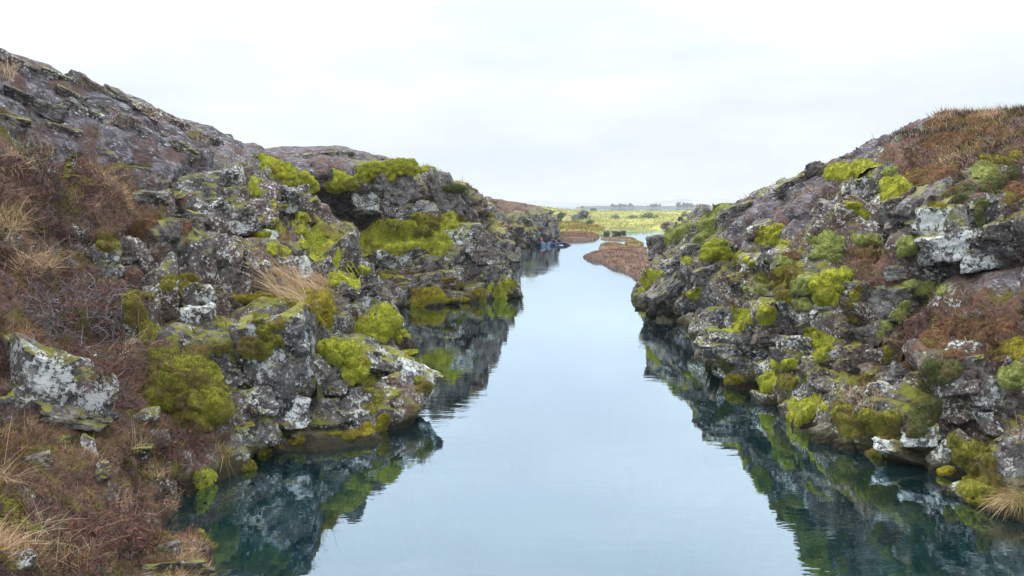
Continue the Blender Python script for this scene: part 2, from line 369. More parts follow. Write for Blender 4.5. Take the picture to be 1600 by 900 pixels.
RIGHT = [
 [X_(4.3,-5,0), X_(4.8,-5,.9), X_(5.6,-5,1.9,'h'), X_(6.4,-5,2.9,'h'), X_(8,-5,4.1,'h'), X_(15,-5,4.2,'h'), X_(40,-6,4,'h')],
 [X_(4.6,4,0), X_(5.0,4,.9), X_(5.7,4.2,1.9,'h'), X_(6.4,4.5,2.8,'h'), X_(7.7,5.5,4.1,'h'), X_(15,6,4.2,'h'), X_(40,6,4,'h')],
 [W_(1548,792), P_(1585,655,8.1), P_(1600,485,8.7,'h'), P_(1600,350,9.4), P_(1600,216,11.5,'h'), X_(15,15.5,4.2,'h'), X_(40,17,4,'h')],
 [W_(1400,735), P_(1440,612,9.2), P_(1470,455,9.9,'x'), P_(1482,335,10.9), P_(1500,218,13.5,'h'), X_(16,19,4.3,'h'), X_(40,21,4,'h')],
 [W_(1235,682), P_(1290,572,10.5), P_(1342,435,11.2,'x'), P_(1372,325,12.4), P_(1408,224,15.5,'l'), X_(16,22.5,4.2,'h'), X_(40,25,4,'h')],
 [W_(1150,606), P_(1190,512,13.4), P_(1232,412,14.0,'m'), P_(1275,335,15.0,'x'), P_(1335,250,17.8,'l'), X_(16,26,4.0,'h'), X_(40,29,4,'h')],
 [W_(1100,545), P_(1125,470,17.0), P_(1160,402,17.3,'m'), P_(1195,345,17.9,'l'), P_(1274,270,19.2,'l'), X_(16,28.5,3.6,'h'), X_(40,33,3.6,'h')],
 [W_(1052,510), P_(1070,445,20.2), P_(1094,392,20.4,'x'), P_(1132,340,20.8,'l'), P_(1207,293,21.4,'l'), X_(14.5,30,3.0,'h'), X_(38,37,3,'h')],
 [W_(1014,498), P_(1028,440,21.7), P_(1062,388,21.9,'k'), P_(1094,350,22.2,'m'), P_(1134,324,22.8,'m'), X_(13,30.5,2.2,'h'), X_(36,40,2,'h')],
 [W_(1006,484), P_(1016,432,23.3), P_(1032,392,23.5), P_(1042,370,23.8), P_(1050,359,24.4,'m'), X_(11,31,1.6,'h'), X_(32,42,1,'h')],
 [X_(4.0,25.8,0), X_(4.3,26,.9), X_(4.7,26.3,1.6), X_(5.3,26.6,1.9), X_(6.0,27.3,2.0,'m'), X_(10.5,32,1.2,'h'), X_(28,44,.6,'h')],
 [X_(5.2,29,-.1), X_(5.6,29.2,.5), X_(6.2,29.6,.9), X_(6.9,30,1.1), X_(7.6,30.6,1.2,'m'), X_(11,34,.7,'h'), X_(24,45,.3,'h')],
 [X_(7,36,-.8), X_(7.6,36,-.5), X_(8.4,36,-.3), X_(9.4,36.2,-.1), X_(10.4,36.6,0,'m'), X_(13,39,0,'h'), X_(22,46,-.2,'h')],
]
def hermite(T, Y, q):
    """nonuniform Catmull-Rom along axis 0 of Y at the parameters q"""
    T = np.asarray(T, float); Y = np.asarray(Y, float)
    d = np.diff(Y, axis=0) / np.diff(T).reshape(-1, *([1] * (Y.ndim - 1)))
    m = np.empty_like(Y); m[0] = d[0]; m[-1] = d[-1]
    h = np.diff(T); w1 = (h[1:] / (h[:-1] + h[1:])).reshape(-1, *([1] * (Y.ndim - 1)))
    m[1:-1] = d[:-1] * w1 + d[1:] * (1 - w1)
    k = np.clip(np.searchsorted(T, q, 'right') - 1, 0, len(T) - 2)
    hh = (T[k + 1] - T[k]).reshape(-1, *([1] * (Y.ndim - 1))); t = ((q - T[k]) / (T[k + 1] - T[k])).reshape(-1, *([1] * (Y.ndim - 1)))
    t2, t3 = t * t, t * t * t
    return (2 * t3 - 3 * t2 + 1) * Y[k] + (t3 - 2 * t2 + t) * hh * m[k] + (-2 * t3 + 3 * t2) * Y[k + 1] + (t3 - t2) * hh * m[k + 1]

class Bank: pass
def build_bank(net, side, seed):
    """side +1: the water lies towards +x of the left bank, -1 for the right bank"""
    A = np.array(net)                                              # stations x columns x 7
    Wl = A[:, 0]
    under = Wl.copy(); under[:, 0] += side * 0.55; under[:, 2] = -1.6; under[:, 3:] = (.9, 0, 0, 0)
    deep = Wl.copy(); deep[:, 0] += side * 1.0; deep[:, 2] = -6.5; deep[:, 3:] = (.5, 0, 0, 0)
    A = np.concatenate([deep[:, None], under[:, None], A], 1)
    seg = np.linalg.norm(np.diff(A[:, 2:6, :3], axis=0), axis=2).mean(1); T = np.concatenate([[0], np.cumsum(seg)])
    q, t = [], 0.0                                                  # finer where nearer the eye
    yst = A[:, 3, 1]
    while t < T[-1]:
        q.append(t); y = np.interp(t, T, yst); t += min(0.35, max(0.034, 0.0030 * y)) * (3.0 if y < 3.2 else 1)
    q = np.array(q)
    B = hermite(T, A, q)                                            # rows x columns x 7
    cseg = np.linalg.norm(np.diff(A[2:12, :, :3], axis=1), axis=2).mean(0); S = np.concatenate([[0], np.cumsum(cseg)])
    step = [0.30, 0.09, 0.042, 0.042, 0.045, 0.055, 0.20, 1.3]
    s = np.concatenate([np.arange(S[k], S[k + 1], step[k]) for k in range(len(step))] + [[S[-1]]])
    G = np.swapaxes(hermite(S, np.swapaxes(B, 0, 1), s), 0, 1)      # rows x cols x 7
    R, C = G.shape[:2]
    P = G[..., :3].copy(); ch = np.clip(G[..., 3:], 0, 1)
    def normals(P):
        n = np.cross(np.gradient(P, axis=0), np.gradient(P, axis=1)); n /= np.linalg.norm(n, axis=2)[..., None] + 1e-9
        return n
    nn = normals(P)
    if nn[R // 2, C // 2, 2] < 0: nn = -nn; flip = True
    else: flip = False
    # smooth the base normals before displacing so that facets do not fold over each other
    for _ in range(10):
        nn[1:-1, 1:-1] = (nn[:-2, 1:-1] + nn[2:, 1:-1] + nn[1:-1, :-2] + nn[1:-1, 2:]) / 4
    nn /= np.linalg.norm(nn, axis=2)[..., None] + 1e-9
    Pf = P.reshape(-1, 3); nf = nn.reshape(-1, 3); c4 = ch.reshape(-1, 4)
    wob = fbm(Pf * 0.7, 3, seed + 50)
    rockw = np.clip(c4[:, 0] + 0.35 * fbm(Pf * 0.55, 3, seed + 60), 0.08, 1.15)
    near = np.clip(1.0 - (np.linalg.norm(Pf[:, :2], axis=1) - 90) / 60, 0, 1)
    Q = Pf + 0.18 * np.stack([fbm(Pf * 1.1, 3, seed + 70), fbm(Pf * 1.1 + 40, 3, seed + 71), fbm(Pf * 1.1 + 80, 3, seed + 72)], 1)
    ca, sa = math.cos(0.5), math.sin(0.5)
    Q = np.stack([Q[:, 0] * ca + Q[:, 2] * sa, Q[:, 1], -Q[:, 0] * sa + Q[:, 2] * ca], 1)
    b1, e1 = blocks(Q, (1.45, 1.75, 1.05), seed, 0.55, 0.9)
    b2, e2 = blocks(Q, (0.56, 0.70, 0.46), seed + 1, 0.45, 0.9)
    b3, e3 = blocks(Q, (0.19, 0.22, 0.17), seed + 2, 0.35, 0.8)
    d = rockw * (0.52 * b1 + 0.20 * b2 + 0.05 * b3) + 0.16 * wob * (0.4 + 0.6 * rockw)
    d += 0.03 * fbm(Pf * 4.0, 4, seed + 80) + 0.016 * fbm(Pf * 17.0, 3, seed + 90)
    # lava flow: smooth ridges that follow the slope
    lv = c4[:, 2]
    LQ = np.stack([Pf[:, 0] * 0.35 + Pf[:, 2] * 0.35, Pf[:, 1] * 1.3 + Pf[:, 0] * 0.5, Pf[:, 2] * 1.2], 1)
    d += lv * (0.20 * (1 - 2 * np.abs(fbm(LQ * 1.1, 4, seed + 95))) + 0.04 * blocks(LQ, (.8, 1.1, .8), seed + 96, .6, .9)[0])
    d += np.clip(c4[:, 1], 0, 1) * (0.10 * fbm(Pf * 2.1, 3, seed + 97) + 0.05 * fbm(Pf * 6.0, 3, seed + 98))
    d *= near
    d2 = d.reshape(R, C)                                            # take the stair steps off the block edges
    for _ in range(2):
        q = np.pad(d2, 1, 'edge'); d2 = (q[:-2, 1:-1] + q[2:, 1:-1] + q[1:-1, :-2] + q[1:-1, 2:] + 4 * d2) / 8
    d = d2.ravel() + 0.012 * fbm(Pf * 14.0, 3, seed + 99) * near
    Pd = Pf + nf * d[:, None]
    bk = Bank(); bk.P = Pd.reshape(R, C, 3); bk.N = normals(bk.P) * (-1 if flip else 1)
    m = np.stack([np.clip(c4[:, 1], 0, 1), np.clip(lv, 0, 1), np.clip(c4[:, 3], 0, 1)], 1)
    bk.mask = m; bk.rock = rockw * (1 - 0.75 * np.clip(c4[:, 1] + c4[:, 2], 0, 1)); bk.R, bk.C = R, C
    i = (np.arange(R - 1)[:, None] * C + np.arange(C - 1)[None]).ravel()
    bk.F = np.stack([i, i + 1, i + C + 1, i + C], 1)
    if not flip: pass
    else: bk.F = bk.F[:, ::-1].copy()
    fn = np.cross(Pd[bk.F[:, 1]] - Pd[bk.F[:, 0]], Pd[bk.F[:, 3]] - Pd[bk.F[:, 0]])
    if (fn * bk.N.reshape(-1, 3)[bk.F[:, 0]]).sum() < 0: bk.F = bk.F[:, ::-1].copy()
    bk.V = Pd
    return bk
LB = build_bank(LEFT, 1, 21)
RB = build_bank(RIGHT, -1, 63)

def bvh_of(bk, stride=2):
    G = bk.P[::stride, ::stride]; R, C = G.shape[:2]
    i = (np.arange(R - 1)[:, None] * C + np.arange(C - 1)[None]).ravel()
    return G.reshape(-1, 3), np.stack([i, i + 1, i + C + 1, i + C], 1)
class Caster:
    """ray casting on the banks and, later, on the rocks lying on them"""
    def __init__(s): s.V, s.F, s.n = [], [], 0; s.b = None
    def add(s, V, Fc): s.V.append(np.asarray(V)); s.F.append(np.asarray(Fc) + s.n); s.n += len(V); s.b = None
    def build(s):
        V = np.concatenate(s.V).tolist(); Fl = []
        for f in s.F: Fl += f.tolist()
        s.b = BVHTree.FromPolygons(V, Fl)
    def pix(s, u, v):
        if s.b is None: s.build()
        h = s.b.ray_cast(Vector(CAM), Vector(ray(u, v)).normalized(), 200)
        return None if h[0] is None else (np.array(h[0]), np.array(h[1]))
    def cast(s, o, d, far=5.0):
        if s.b is None: s.build()
        return s.b.ray_cast(Vector(o), Vector(d), far)
TERR = Caster()
for bk in (LB, RB): TERR.add(*bvh_of(bk))
TERR.build()

# what grows where: patches of heath / lava / thin moss on the banks, spreading in 3-D from one point each
PATCH = [ (1296,400,60,0,0,.6),(1210,430,40,0,0,.55),(1112,370,40,0,0,.55),(1310,450,40,0,0,.6),(1200,590,50,0,0,.5),(1340,650,50,0,0,.55),(560,520,50,0,0,.6),(540,580,40,0,0,.6),(620,370,50,0,0,.6),(440,272,30,0,0,.5),(610,264,40,0,0,.55),(480,378,35,0,0,.55),(420,360,30,0,0,.5),(440,470,40,0,0,.5),
 (70,235,45,.9,.1,0),(160,212,35,.8,.2,.1),(250,232,30,.8,.2,0),(305,212,25,.7,.3,0),(95,165,25,.6,.4,0),(330,245,25,.8,.1,.2),(210,300,30,.9,0,.1),(130,250,35,.9,0,.3),
 # u, v, radius px, heath, lava, moss
 (60,300,70,1,0,0),(120,330,60,1,0,0),(40,380,60,1,0,0),(120,440,60,1,0,0),(60,480,50,.8,0,.2),(160,480,50,1,0,0),(190,550,50,.9,0,.2),
 (60,690,60,.9,0,.35),(150,690,50,1,0,.2),(60,780,80,.9,0,.5),(150,800,70,1,0,.3),(230,760,60,1,0,.2),(250,840,60,1,0,.1),(80,860,80,1,0,.4),(180,640,40,1,0,.2),
 (230,340,40,.8,.2,0),(440,365,22,1,0,0),(60,190,70,.2,1,0),(180,210,80,.2,1,0),(120,150,60,0,1,0),(300,240,50,.1,1,0),(260,300,35,.5,.4,0),
 (500,250,50,.2,1,0),(590,245,40,.3,.8,0),(340,690,40,.8,0,.2),(300,790,50,.9,0,.3),
 (800,320,30,1,0,.2),(835,330,25,.8,0,.3),
 (1260,310,55,.1,1,0),(1180,340,50,.1,1,0),(1250,340,45,.3,.8,0),(1340,240,50,.1,1,0),(1420,215,45,.6,.4,0),(1330,400,40,.9,0,.1),(1365,420,40,1,0,0),
 (1490,215,70,1,0,.1),(1560,190,60,1,0,.1),(1450,260,60,1,0,.1),(1530,250,60,1,0,.2),(1480,300,40,.8,0,.4),(1570,300,40,.7,0,.5),
 (1520,440,55,.1,.9,0),(1575,455,60,.1,.9,0),(1480,460,40,.3,.6,0),(1450,520,50,1,0,0),(1520,520,60,1,0,.1),(1580,520,45,.9,0,.4),(1400,540,35,.9,0,0),(1220,415,25,.8,0,.1),(1430,640,40,.2,0,.6),(1500,640,45,.1,0,.4),
]
for u, v, r, h, l, m in PATCH:
    hit = TERR.pix(u, v)
    if hit is None: continue
    p, _ = hit; rad = r * p[1] / F * 1.25
    for bk in (LB, RB):
        d2 = ((bk.V - p) ** 2).sum(1) / rad ** 2
        k = np.nonzero(d2 < 4)[0]
        if len(k) == 0: continue
        wgt = np.exp(-d2[k] * 1.2)[:, None]
        bk.mask[k] = bk.mask[k] * (1 - wgt) + wgt * np.array([h, l, m])
        bk.rock[k] = bk.rock[k] * (1 - wgt[:, 0] * max(h, l) * 0.9)
for bk, nm in ((LB, 'rocky_bank'), (RB, 'rocky_bank')):
    me = mesh_np(nm, bk.V, [bk.F], [M_GROUND], False, {'mask': bk.mask})
    bk.obj = tag(link(nm, me), kind='structure')
LB.obj['label'] = 'left bank of the fissure, rough basalt cliff under purple grey lava and brown heath'
RB.obj['label'] = 'right bank of the fissure, rough basalt cliff with heath and scree on top'
print('banks', len(LB.V), len(RB.V))

# ------------------------------------------------------------------ rocks: fractured blocks as parts of the banks, loose boulders as things
ICO3, ICO4 = ico(3), ico(4)
def rock_shape(seed, dirs):
    r = np.random.default_rng(seed); K = r.integers(9, 15)
    n = np.concatenate([np.vstack([np.eye(3), -np.eye(3)]) + r.normal(size=(6, 3)) * .22, r.normal(size=(K - 6, 3))]); n /= np.linalg.norm(n, axis=1)[:, None]
    d = np.concatenate([r.uniform(.62, .86, 6), r.uniform(.78, 1.0, K - 6)])
    c = dirs @ n.T
    rr = np.where(c > 0.05, d[None] / np.maximum(c, 0.05), 9.0); rr = np.minimum(rr.min(1), 1.25)
    p = dirs * rr[:, None]
    dd, e = blocks(p + seed * 3.1, (.8, .8, .6), seed + 5, 0.6, 1.0)
    rr = rr * (1 + 0.05 * fbm(dirs * 1.6 + seed, 3, seed) + 0.16 * dd + 0.06 * blocks(p + seed, (.3, .3, .25), seed + 6, .4, .9)[0]) + 0.03 * fbm(dirs * 6 + seed, 3, seed + 2)
    return dirs * rr[:, None]
NSH = 14
SHAPE4 = [rock_shape(s + 100, ICO4[0]) for s in range(NSH)]; SHAPE3 = [rock_shape(s + 100, ICO3[0]) for s in range(NSH)]
ROCKMATS = {'r': M_ROCK, 'l': M_ROCK_L, 'b': M_ROCK_B, 'g': M_ROCK_G}
_rm = {}
def rock_mesh(s, big, m):
    k = (s, big, m)
    if k not in _rm: _rm[k] = mesh_np('rock', (SHAPE4 if big else SHAPE3)[s], [(ICO4 if big else ICO3)[1]], [ROCKMATS[m]], False)
    return _rm[k]
ROCKS = Caster()                     # terrain and rocks, for what lies on them
for bk in (LB, RB): ROCKS.add(*bvh_of(bk))
def put_rock(name, M, s, big, m, parent=None):
    o = link(name, rock_mesh(s, big, m), parent); o.matrix_world = M
    A = np.array(M); ROCKS.add(SHAPE3[s] @ A[:3, :3].T + A[:3, 3], ICO3[1]); return o
def frame(t1, t2, t3, s, loc):
    M = Matrix.Identity(4)
    for k, (t, q) in enumerate(zip((t1, t2, t3), s)):
        for j in range(3): M[j][k] = float(t[j] * q)
    for j in range(3): M[j][3] = float(loc[j])
    return M
TAKEN = []
def rock_at(u, v, w, h, m='r', roll=0.0, name='rock', parent='auto', shape=None, sink=0.45, depth=0.8):
    """a block whose middle shows at photo point (u, v) on the bank surface and which is about w x h photo pixels large"""
    hit = TERR.pix(u, v)
    if hit is None: hit = (on_water(u, v), np.array([0, 0, 1.0]))
    p, n = hit; d = unit(ray(u, v)); y = p[1]
    a, b = w * 0.5 * y / F * 1.12, h * 0.5 * y / F * 1.12
    c = depth * 0.5 * (a + b)
    right = unit(np.cross(d, (0, 0, 1.0))); up = np.cross(right, d)
    cr_, sr_ = math.cos(roll), math.sin(roll)
    t1 = right * cr_ + up * sr_; t2 = -right * sr_ + up * cr_
    loc = p + d * c * sink
    s = (int(abs(u * 7 + v * 13)) % NSH) if shape is None else shape
    par = (LB if p[0] < 1.2 else RB).obj if parent == 'auto' else parent
    TAKEN.append((loc, max(a, b)))
    return put_rock(name, frame(t1, d, t2, (a, c, b), loc), s, max(w, h) > 42, m, par)

# blocks that can be told apart in the cliffs: (u, v, w, h, surface, roll)
KEY = [
 (268,392,104,112,'b',.1),(338,408,84,120,'r',-.15),(270,345,110,34,'g',-.1),(306,478,70,100,'l',.1),(398,398,72,62,'b',0),(300,300,80,60,'r',.2),
 (352,290,72,64,'l',.2),(405,335,60,56,'r',0),(240,318,66,52,'b',0),(200,415,66,80,'r',.2),(165,425,60,90,'r',0),(395,440,66,60,'r',.3),(500,428,60,46,'r',.3),
 (452,420,60,44,'l',.1),(370,350,60,50,'l',.3),(440,310,60,56,'l',0),(480,330,50,44,'r',.2),(330,330,52,40,'r',.2),(310,500,60,60,'l',0),(255,470,60,60,'r',.3),
 (545,322,66,40,'r',0),(580,312,64,56,'l',.2),(628,298,56,66,'g',.9),(668,300,60,62,'r',.7),(700,312,44,76,'g',.5),(722,318,34,70,'r',.2),(735,345,30,56,'g',.2),
 (620,338,50,44,'r',0),(655,338,56,40,'g',.3),(690,350,46,34,'r',0),(628,402,90,46,'l',.1),(590,408,44,40,'r',0),(672,424,50,38,'g',.2),(640,430,40,24,'b',0),
 (610,446,60,34,'b',0),(645,450,60,30,'g',.5),(690,436,54,36,'r',.2),(718,375,66,56,'l',0),(752,392,56,62,'r',.1),(735,420,60,50,'r',.3),(765,428,44,48,'g',0),
 (780,395,36,60,'r',.2),(798,392,26,44,'g',.1),(775,372,36,36,'r',0),(795,455,36,26,'r',.1),(742,456,40,26,'r',.2),(700,466,44,20,'r',0),(575,450,46,36,'r',.3),
 (560,470,44,36,'l',.3),(530,455,50,40,'r',.2),(565,425,40,32,'r',.2),(840,350,30,30,'g',1.4),(858,350,18,34,'g',1.5),(822,352,24,30,'r',1.2),(805,370,28,28,'r',.8),(788,372,28,30,'l',.5),
 (505,640,70,56,'l',.2),(455,640,80,60,'l',.1),(560,660,60,56,'r',.1),(400,630,56,56,'r',.2),(520,600,60,50,'r',0),(575,630,54,64,'r',.1),(470,690,36,22,'r',.1),(420,680,44,36,'r',.2),
 (380,680,44,40,'r',0),(615,600,40,40,'r',.3),(600,560,50,40,'b',.2),(630,545,40,34,'r',0),(625,590,44,46,'l',.2),
 (150,740,54,36,'r',.2),(215,708,46,30,'g',0),(248,690,40,30,'r',.3),(60,722,44,30,'r',.1),(140,704,22,40,'l',.2),(300,822,56,44,'r',.2),(332,792,36,40,'l',.3),(200,866,60,34,'r',0),(262,862,50,30,'l',.1),(30,880,60,34,'r',.2),(165,775,30,30,'g',.1),(95,690,36,22,'r',0),(230,650,40,30,'r',.2),(270,690,50,40,'b',.1),(310,740,30,26,'r',.1),
 (12,98,44,34,'r',-.5),(48,112,54,24,'g',-.5),(88,122,54,24,'r',-.4),(124,130,46,22,'g',-.5),(154,142,52,24,'r',-.5),(190,156,52,24,'g',-.5),(228,174,52,22,'r',-.5),(264,190,52,24,'r',-.5),(302,208,46,22,'g',-.5),(336,228,42,20,'r',-.5),(62,168,64,28,'g',-.4),(132,176,64,26,'r',-.5),(204,200,58,24,'g',-.5),(252,212,52,22,'r',-.5),(28,150,50,26,'r',-.4),(100,206,56,24,'r',-.3),(160,240,50,24,'g',-.4),(286,236,54,24,'r',-.5),(110,150,50,22,'r',-.5),(180,180,46,20,'r',-.5),(20,190,56,26,'g',-.3),(470,246,44,12,'g',.1),(530,240,50,12,'r',.1),(600,250,40,12,'g',-.3),
 # right bank
 (1040,385,56,44,'g',.2),(1060,420,60,46,'l',.4),(1035,470,72,50,'r',.5),(1048,445,84,40,'g',.75),(1085,465,60,38,'r',.7),(1015,490,46,26,'b',0),(1110,430,54,40,'g',.3),
 (1130,405,50,44,'r',.2),(1160,440,46,36,'r',0),(1240,290,66,30,'g',.5),(1200,300,60,24,'l',.5),(1270,275,44,34,'g',.7),(1150,335,60,28,'g',.4),(1190,360,50,30,'r',.3),(1085,395,46,40,'r',.2),
 (1330,335,50,40,'r',0),(1345,300,56,40,'l',.3),(1300,330,56,32,'g',-.3),(1380,398,40,22,'b',0),(1400,425,60,30,'g',.1),(1460,430,70,34,'l',.1),(1540,400,70,46,'l',.2),(1570,360,60,40,'r',.2),
 (1540,330,50,40,'r',.3),(1590,330,40,50,'r',.2),(1500,420,60,36,'r',0),(1440,400,46,34,'l',0),(1240,475,50,40,'r',.3),(1215,520,60,46,'r',.2),(1190,520,50,40,'r',0),(1290,485,60,36,'l',.2),
 (1330,510,44,40,'r',.5),(1310,560,70,46,'r',.3),(1340,560,50,50,'r',.2),(1370,580,50,50,'b',.2),(1300,600,66,40,'g',-.3),(1240,545,54,40,'r',.1),(1270,580,46,36,'r',.2),(1225,555,40,30,'r',0),
 (1405,590,50,40,'g',.2),(1380,620,60,34,'l',0),(1440,600,60,40,'r',.1),(1500,600,66,46,'r',.2),(1540,620,56,56,'l',.2),(1500,640,56,50,'r',.1),(1560,660,56,56,'l',.3),(1440,680,60,40,'l',.1),
 (1330,700,60,40,'r',.3),(1290,680,50,40,'b',.4),(1390,735,60,24,'b',.2),(1365,690,60,40,'r',.2),(1140,575,44,30,'r',0),(1180,585,44,30,'r',.1),(1255,690,44,40,'r',.1),(1180,610,44,24,'r',0),
 (1520,570,50,40,'r',.2),(1590,600,44,44,'g',.2),(1560,600,40,36,'r',0),(1335,455,40,36,'r',.2),(1260,505,44,28,'g',.2),
]
for k in KEY: rock_at(*k)

# further blocks scattered through the steep rock
def scatter(bk, n_max, seed):
    r = np.random.default_rng(seed)
    Pv, Nv = bk.V, bk.N.reshape(-1, 3)
    u, v, fw = project(Pv); y = Pv[:, 1]
    ok = (bk.rock > 0.45) & (Pv[:, 2] > -0.5) & (y > 3) & (y < 85) & (u > -120) & (u < 1720) & (v < 1000)
    ok &= ((Pv - CAM) * Nv).sum(1) < 0.1
    ok &= ~((u > 1430) & (v < 325)) & ~((u < 260) & (v < 330))       # heath and smooth lava, no loose blocks there
    idx = np.nonzero(ok)[0]; r.shuffle(idx); got = 0; mine = [(l[0], l[1], 1) for l in TAKEN]
    L_ = np.array([m[0] for m in mine]); Rr = np.array([m[1] for m in mine])
    for i in idx[:9000]:
        if got >= n_max: break
        p = Pv[i]; s = 0.17 + 0.36 * r.random() ** 1.6
        if p[1] > 30: s *= 1.7
        if (np.linalg.norm(L_ - p, axis=1) < 0.8 * (Rr + s)).any(): continue
        n = Nv[i]; t = unit(np.cross(n, (0.25, 0.1, 1.0)) + r.normal(size=3) * .25); b = np.cross(n, t)
        a = r.uniform(1.0, 1.7)
        m = r.choice(['r', 'r', 'r', 'l', 'g', 'b'])
        put_rock('rock', frame(t, b, n, (s * a, s, s * .8), p - n * s * 0.42), int(r.integers(NSH)), s * F / p[1] > 26, m, bk.obj)
        L_ = np.vstack([L_, p]); Rr = np.append(Rr, s); got += 1
    return got
nk = [sum(1 for o in bk.obj.children) for bk in (LB, RB)]
print('rocks', nk, scatter(LB, 90, 5), scatter(RB, 100, 6))
# stones seen dimly under the water along both shores
for u, v, w, h in [(1510,838,120,60),(1420,800,90,46),(1300,745,60,30),(1190,655,70,30),(1130,612,60,24),(430,800,110,60),(380,850,90,60),(480,750,80,40),(1570,870,100,50),(1360,770,70,34),(670,515,60,20)]:
    p = on_water(u, v, -0.55); y = p[1]; a = w * .5 * y / F
    d = unit(ray(u, v)); right = unit(np.cross(d, (0, 0, 1)))
    put_rock('rock', frame(right, np.array([0, 1, 0.]), np.array([0, 0, 1.]), (a, a * .9, a * .55), p - (0, 0, a * .2)), int(u + v) % NSH, True, 'b', (LB if u < 800 else RB).obj)

BOULDERS = [
 (92,618,176,178,'l',-.4,'big white lichened boulder poking from brown heath at the left edge',.1),
 (432,556,142,176,'l',.12,'tall lichen white boulder beneath the long blond grass tuft',.25),
 (352,578,50,78,'g',.1,'smooth rounded purple grey stone beside the brown mossy mound',.2),
 (645,600,92,86,'l',-.45,'wedge shaped boulder ending at the tip where the left shore meets open water',.3),
 (1386,470,86,72,'g',-.1,'flat topped pale grey boulder framed by green moss above the right shore',.2),
 (1366,520,52,52,'g',.5,'leaning grey slab directly below the flat topped pale boulder',.2),
 (1404,340,62,46,'l',.1,'dark white speckled boulder in the hollow left of the moss capped one',.2),
 (1460,346,60,62,'l',0,'white speckled boulder with a bright yellow moss cap',.2),
 (1500,380,104,64,'l',.35,'broad boulder with large chalk white lichen patches on the right bank',.2),
 (1150,546,126,64,'r',-.05,'long dark grey boulder jutting over the water under two green cushions',.25),
 (1508,738,128,128,'r',-.75,'large sloping olive mossy boulder dipping into the water at lower right',.25),
 (1262,676,62,58,'b',-.35,'purple brown stone standing in the water under a yellow cushion',.2),
 (1412,706,90,38,'l',-.15,'pale bluish flat boulder overhanging the dark water beside the sloping mossy one',.2),
 (1584,688,40,44,'l',.9,'small white stone behind the straw stalks at the right edge',.2),
 (1210,632,66,48,'r',0,'small speckled boulder at the waterline below twin green humps',.2),
 (1590,632,46,50,'g',.9,'pale slab under the mossy ledge at the right edge',.2),
 (1010,494,48,24,'b',0,'low brown stone at the foot of the rocky point',.2),
 (118,655,110,44,'g',-.3,'grey slab lying under the big white lichened boulder',.2),
 (12,640,40,60,'g',.2,'rounded pale boulder cut by the left frame edge',.2),
 (258,895,120,30,'g',-.05,'flat pale grey rock at the bottom of the near slope',.2),
]
for u, v, w, h, m, roll, lab, sk in BOULDERS:
    tag(rock_at(u, v, w, h, m, roll, 'boulder', None, None, sk), lab, 'boulder', 'boulders on the banks')

# ------------------------------------------------------------------ water, lake bed and far shore
def mat_water():
    m = bpy.data.materials.new('clear_lake_water'); m.use_nodes = True; nt = m.node_tree; nt.nodes.clear()
    out = N(nt, 'ShaderNodeOutputMaterial'); g = N(nt, 'ShaderNodeNewGeometry'); pos = g.outputs['Position']
    mp = N(nt, 'ShaderNodeMapping'); mp.inputs['Scale'].default_value = (1.0, 2.6, 1.0); L(nt, pos, mp.inputs[0])
    h1 = noise(nt, mp.outputs[0], 1.3, 3, 0.5); h2 = noise(nt, mp.outputs[0], 5.0, 2, 0.5)
    calm = rng(nt, noise(nt, pos, 0.16, 3, 0.5), 0.40, 0.62, 0.15, 1.0)
    hh = math_(nt, 'MULTIPLY', math_(nt, 'ADD', h1, math_(nt, 'MULTIPLY', h2, 0.25)), calm)
    bp = N(nt, 'ShaderNodeBump'); bp.inputs['Strength'].default_value = 0.35; bp.inputs['Distance'].default_value = 0.012; L(nt, hh, bp.inputs['Height'])
    gl = N(nt, 'ShaderNodeBsdfGlossy'); gl.inputs['Roughness'].default_value = 0.015; gl.inputs['Color'].default_value = (0.78, 0.91, 1.0, 1); L(nt, bp.outputs[0], gl.inputs['Normal'])
    tr = N(nt, 'ShaderNodeBsdfTransparent'); tr.inputs['Color'].default_value = (0.30, 0.62, 0.60, 1)
    df = N(nt, 'ShaderNodeBsdfDiffuse'); df.inputs['Color'].default_value = (0.001, 0.034, 0.052, 1)
    body = N(nt, 'ShaderNodeMixShader'); body.inputs[0].default_value = 0.35; L(nt, tr.outputs[0], body.inputs[1]); L(nt, df.outputs[0], body.inputs[2])
    lw = N(nt, 'ShaderNodeLayerWeight'); lw.inputs['Blend'].default_value = 0.5; L(nt, bp.outputs[0], lw.inputs['Normal'])
    f = rng(nt, lw.outputs['Facing'], 0.44, 0.84, 0.07, 0.95)
    mx = N(nt, 'ShaderNodeMixShader'); L(nt, f, mx.inputs[0]); L(nt, body.outputs[0], mx.inputs[1]); L(nt, gl.outputs[0], mx.inputs[2])
    L(nt, mx.outputs[0], out.inputs['Surface']); return m
M_WATER = mat_water()
xs = np.array([-6500, 6500.]); ys = np.array([-60, 6500.])
wv = [(x, y, 0) for y in ys for x in xs]
tag(link('water', mesh_np('water', wv, [np.array([[0, 1, 3, 2]])], [M_WATER])), 'still clear water filling the fissure and the lake beyond', kind='structure')
m, nt_, b_ = newmat('lake_bed'); gp = N(nt_, 'ShaderNodeNewGeometry').outputs['Position']
L(nt_, col(nt_, noise(nt_, gp, 0.8, 6, 0.6), (0.03, 0.07, 0.08), (0.10, 0.15, 0.14)), b_.inputs['Base Color'])
tag(link('lake_bed', mesh_np('lake_bed', [(x, y, -6.0) for y in ys for x in xs], [np.array([[0, 1, 3, 2]])], [m])), kind='structure')

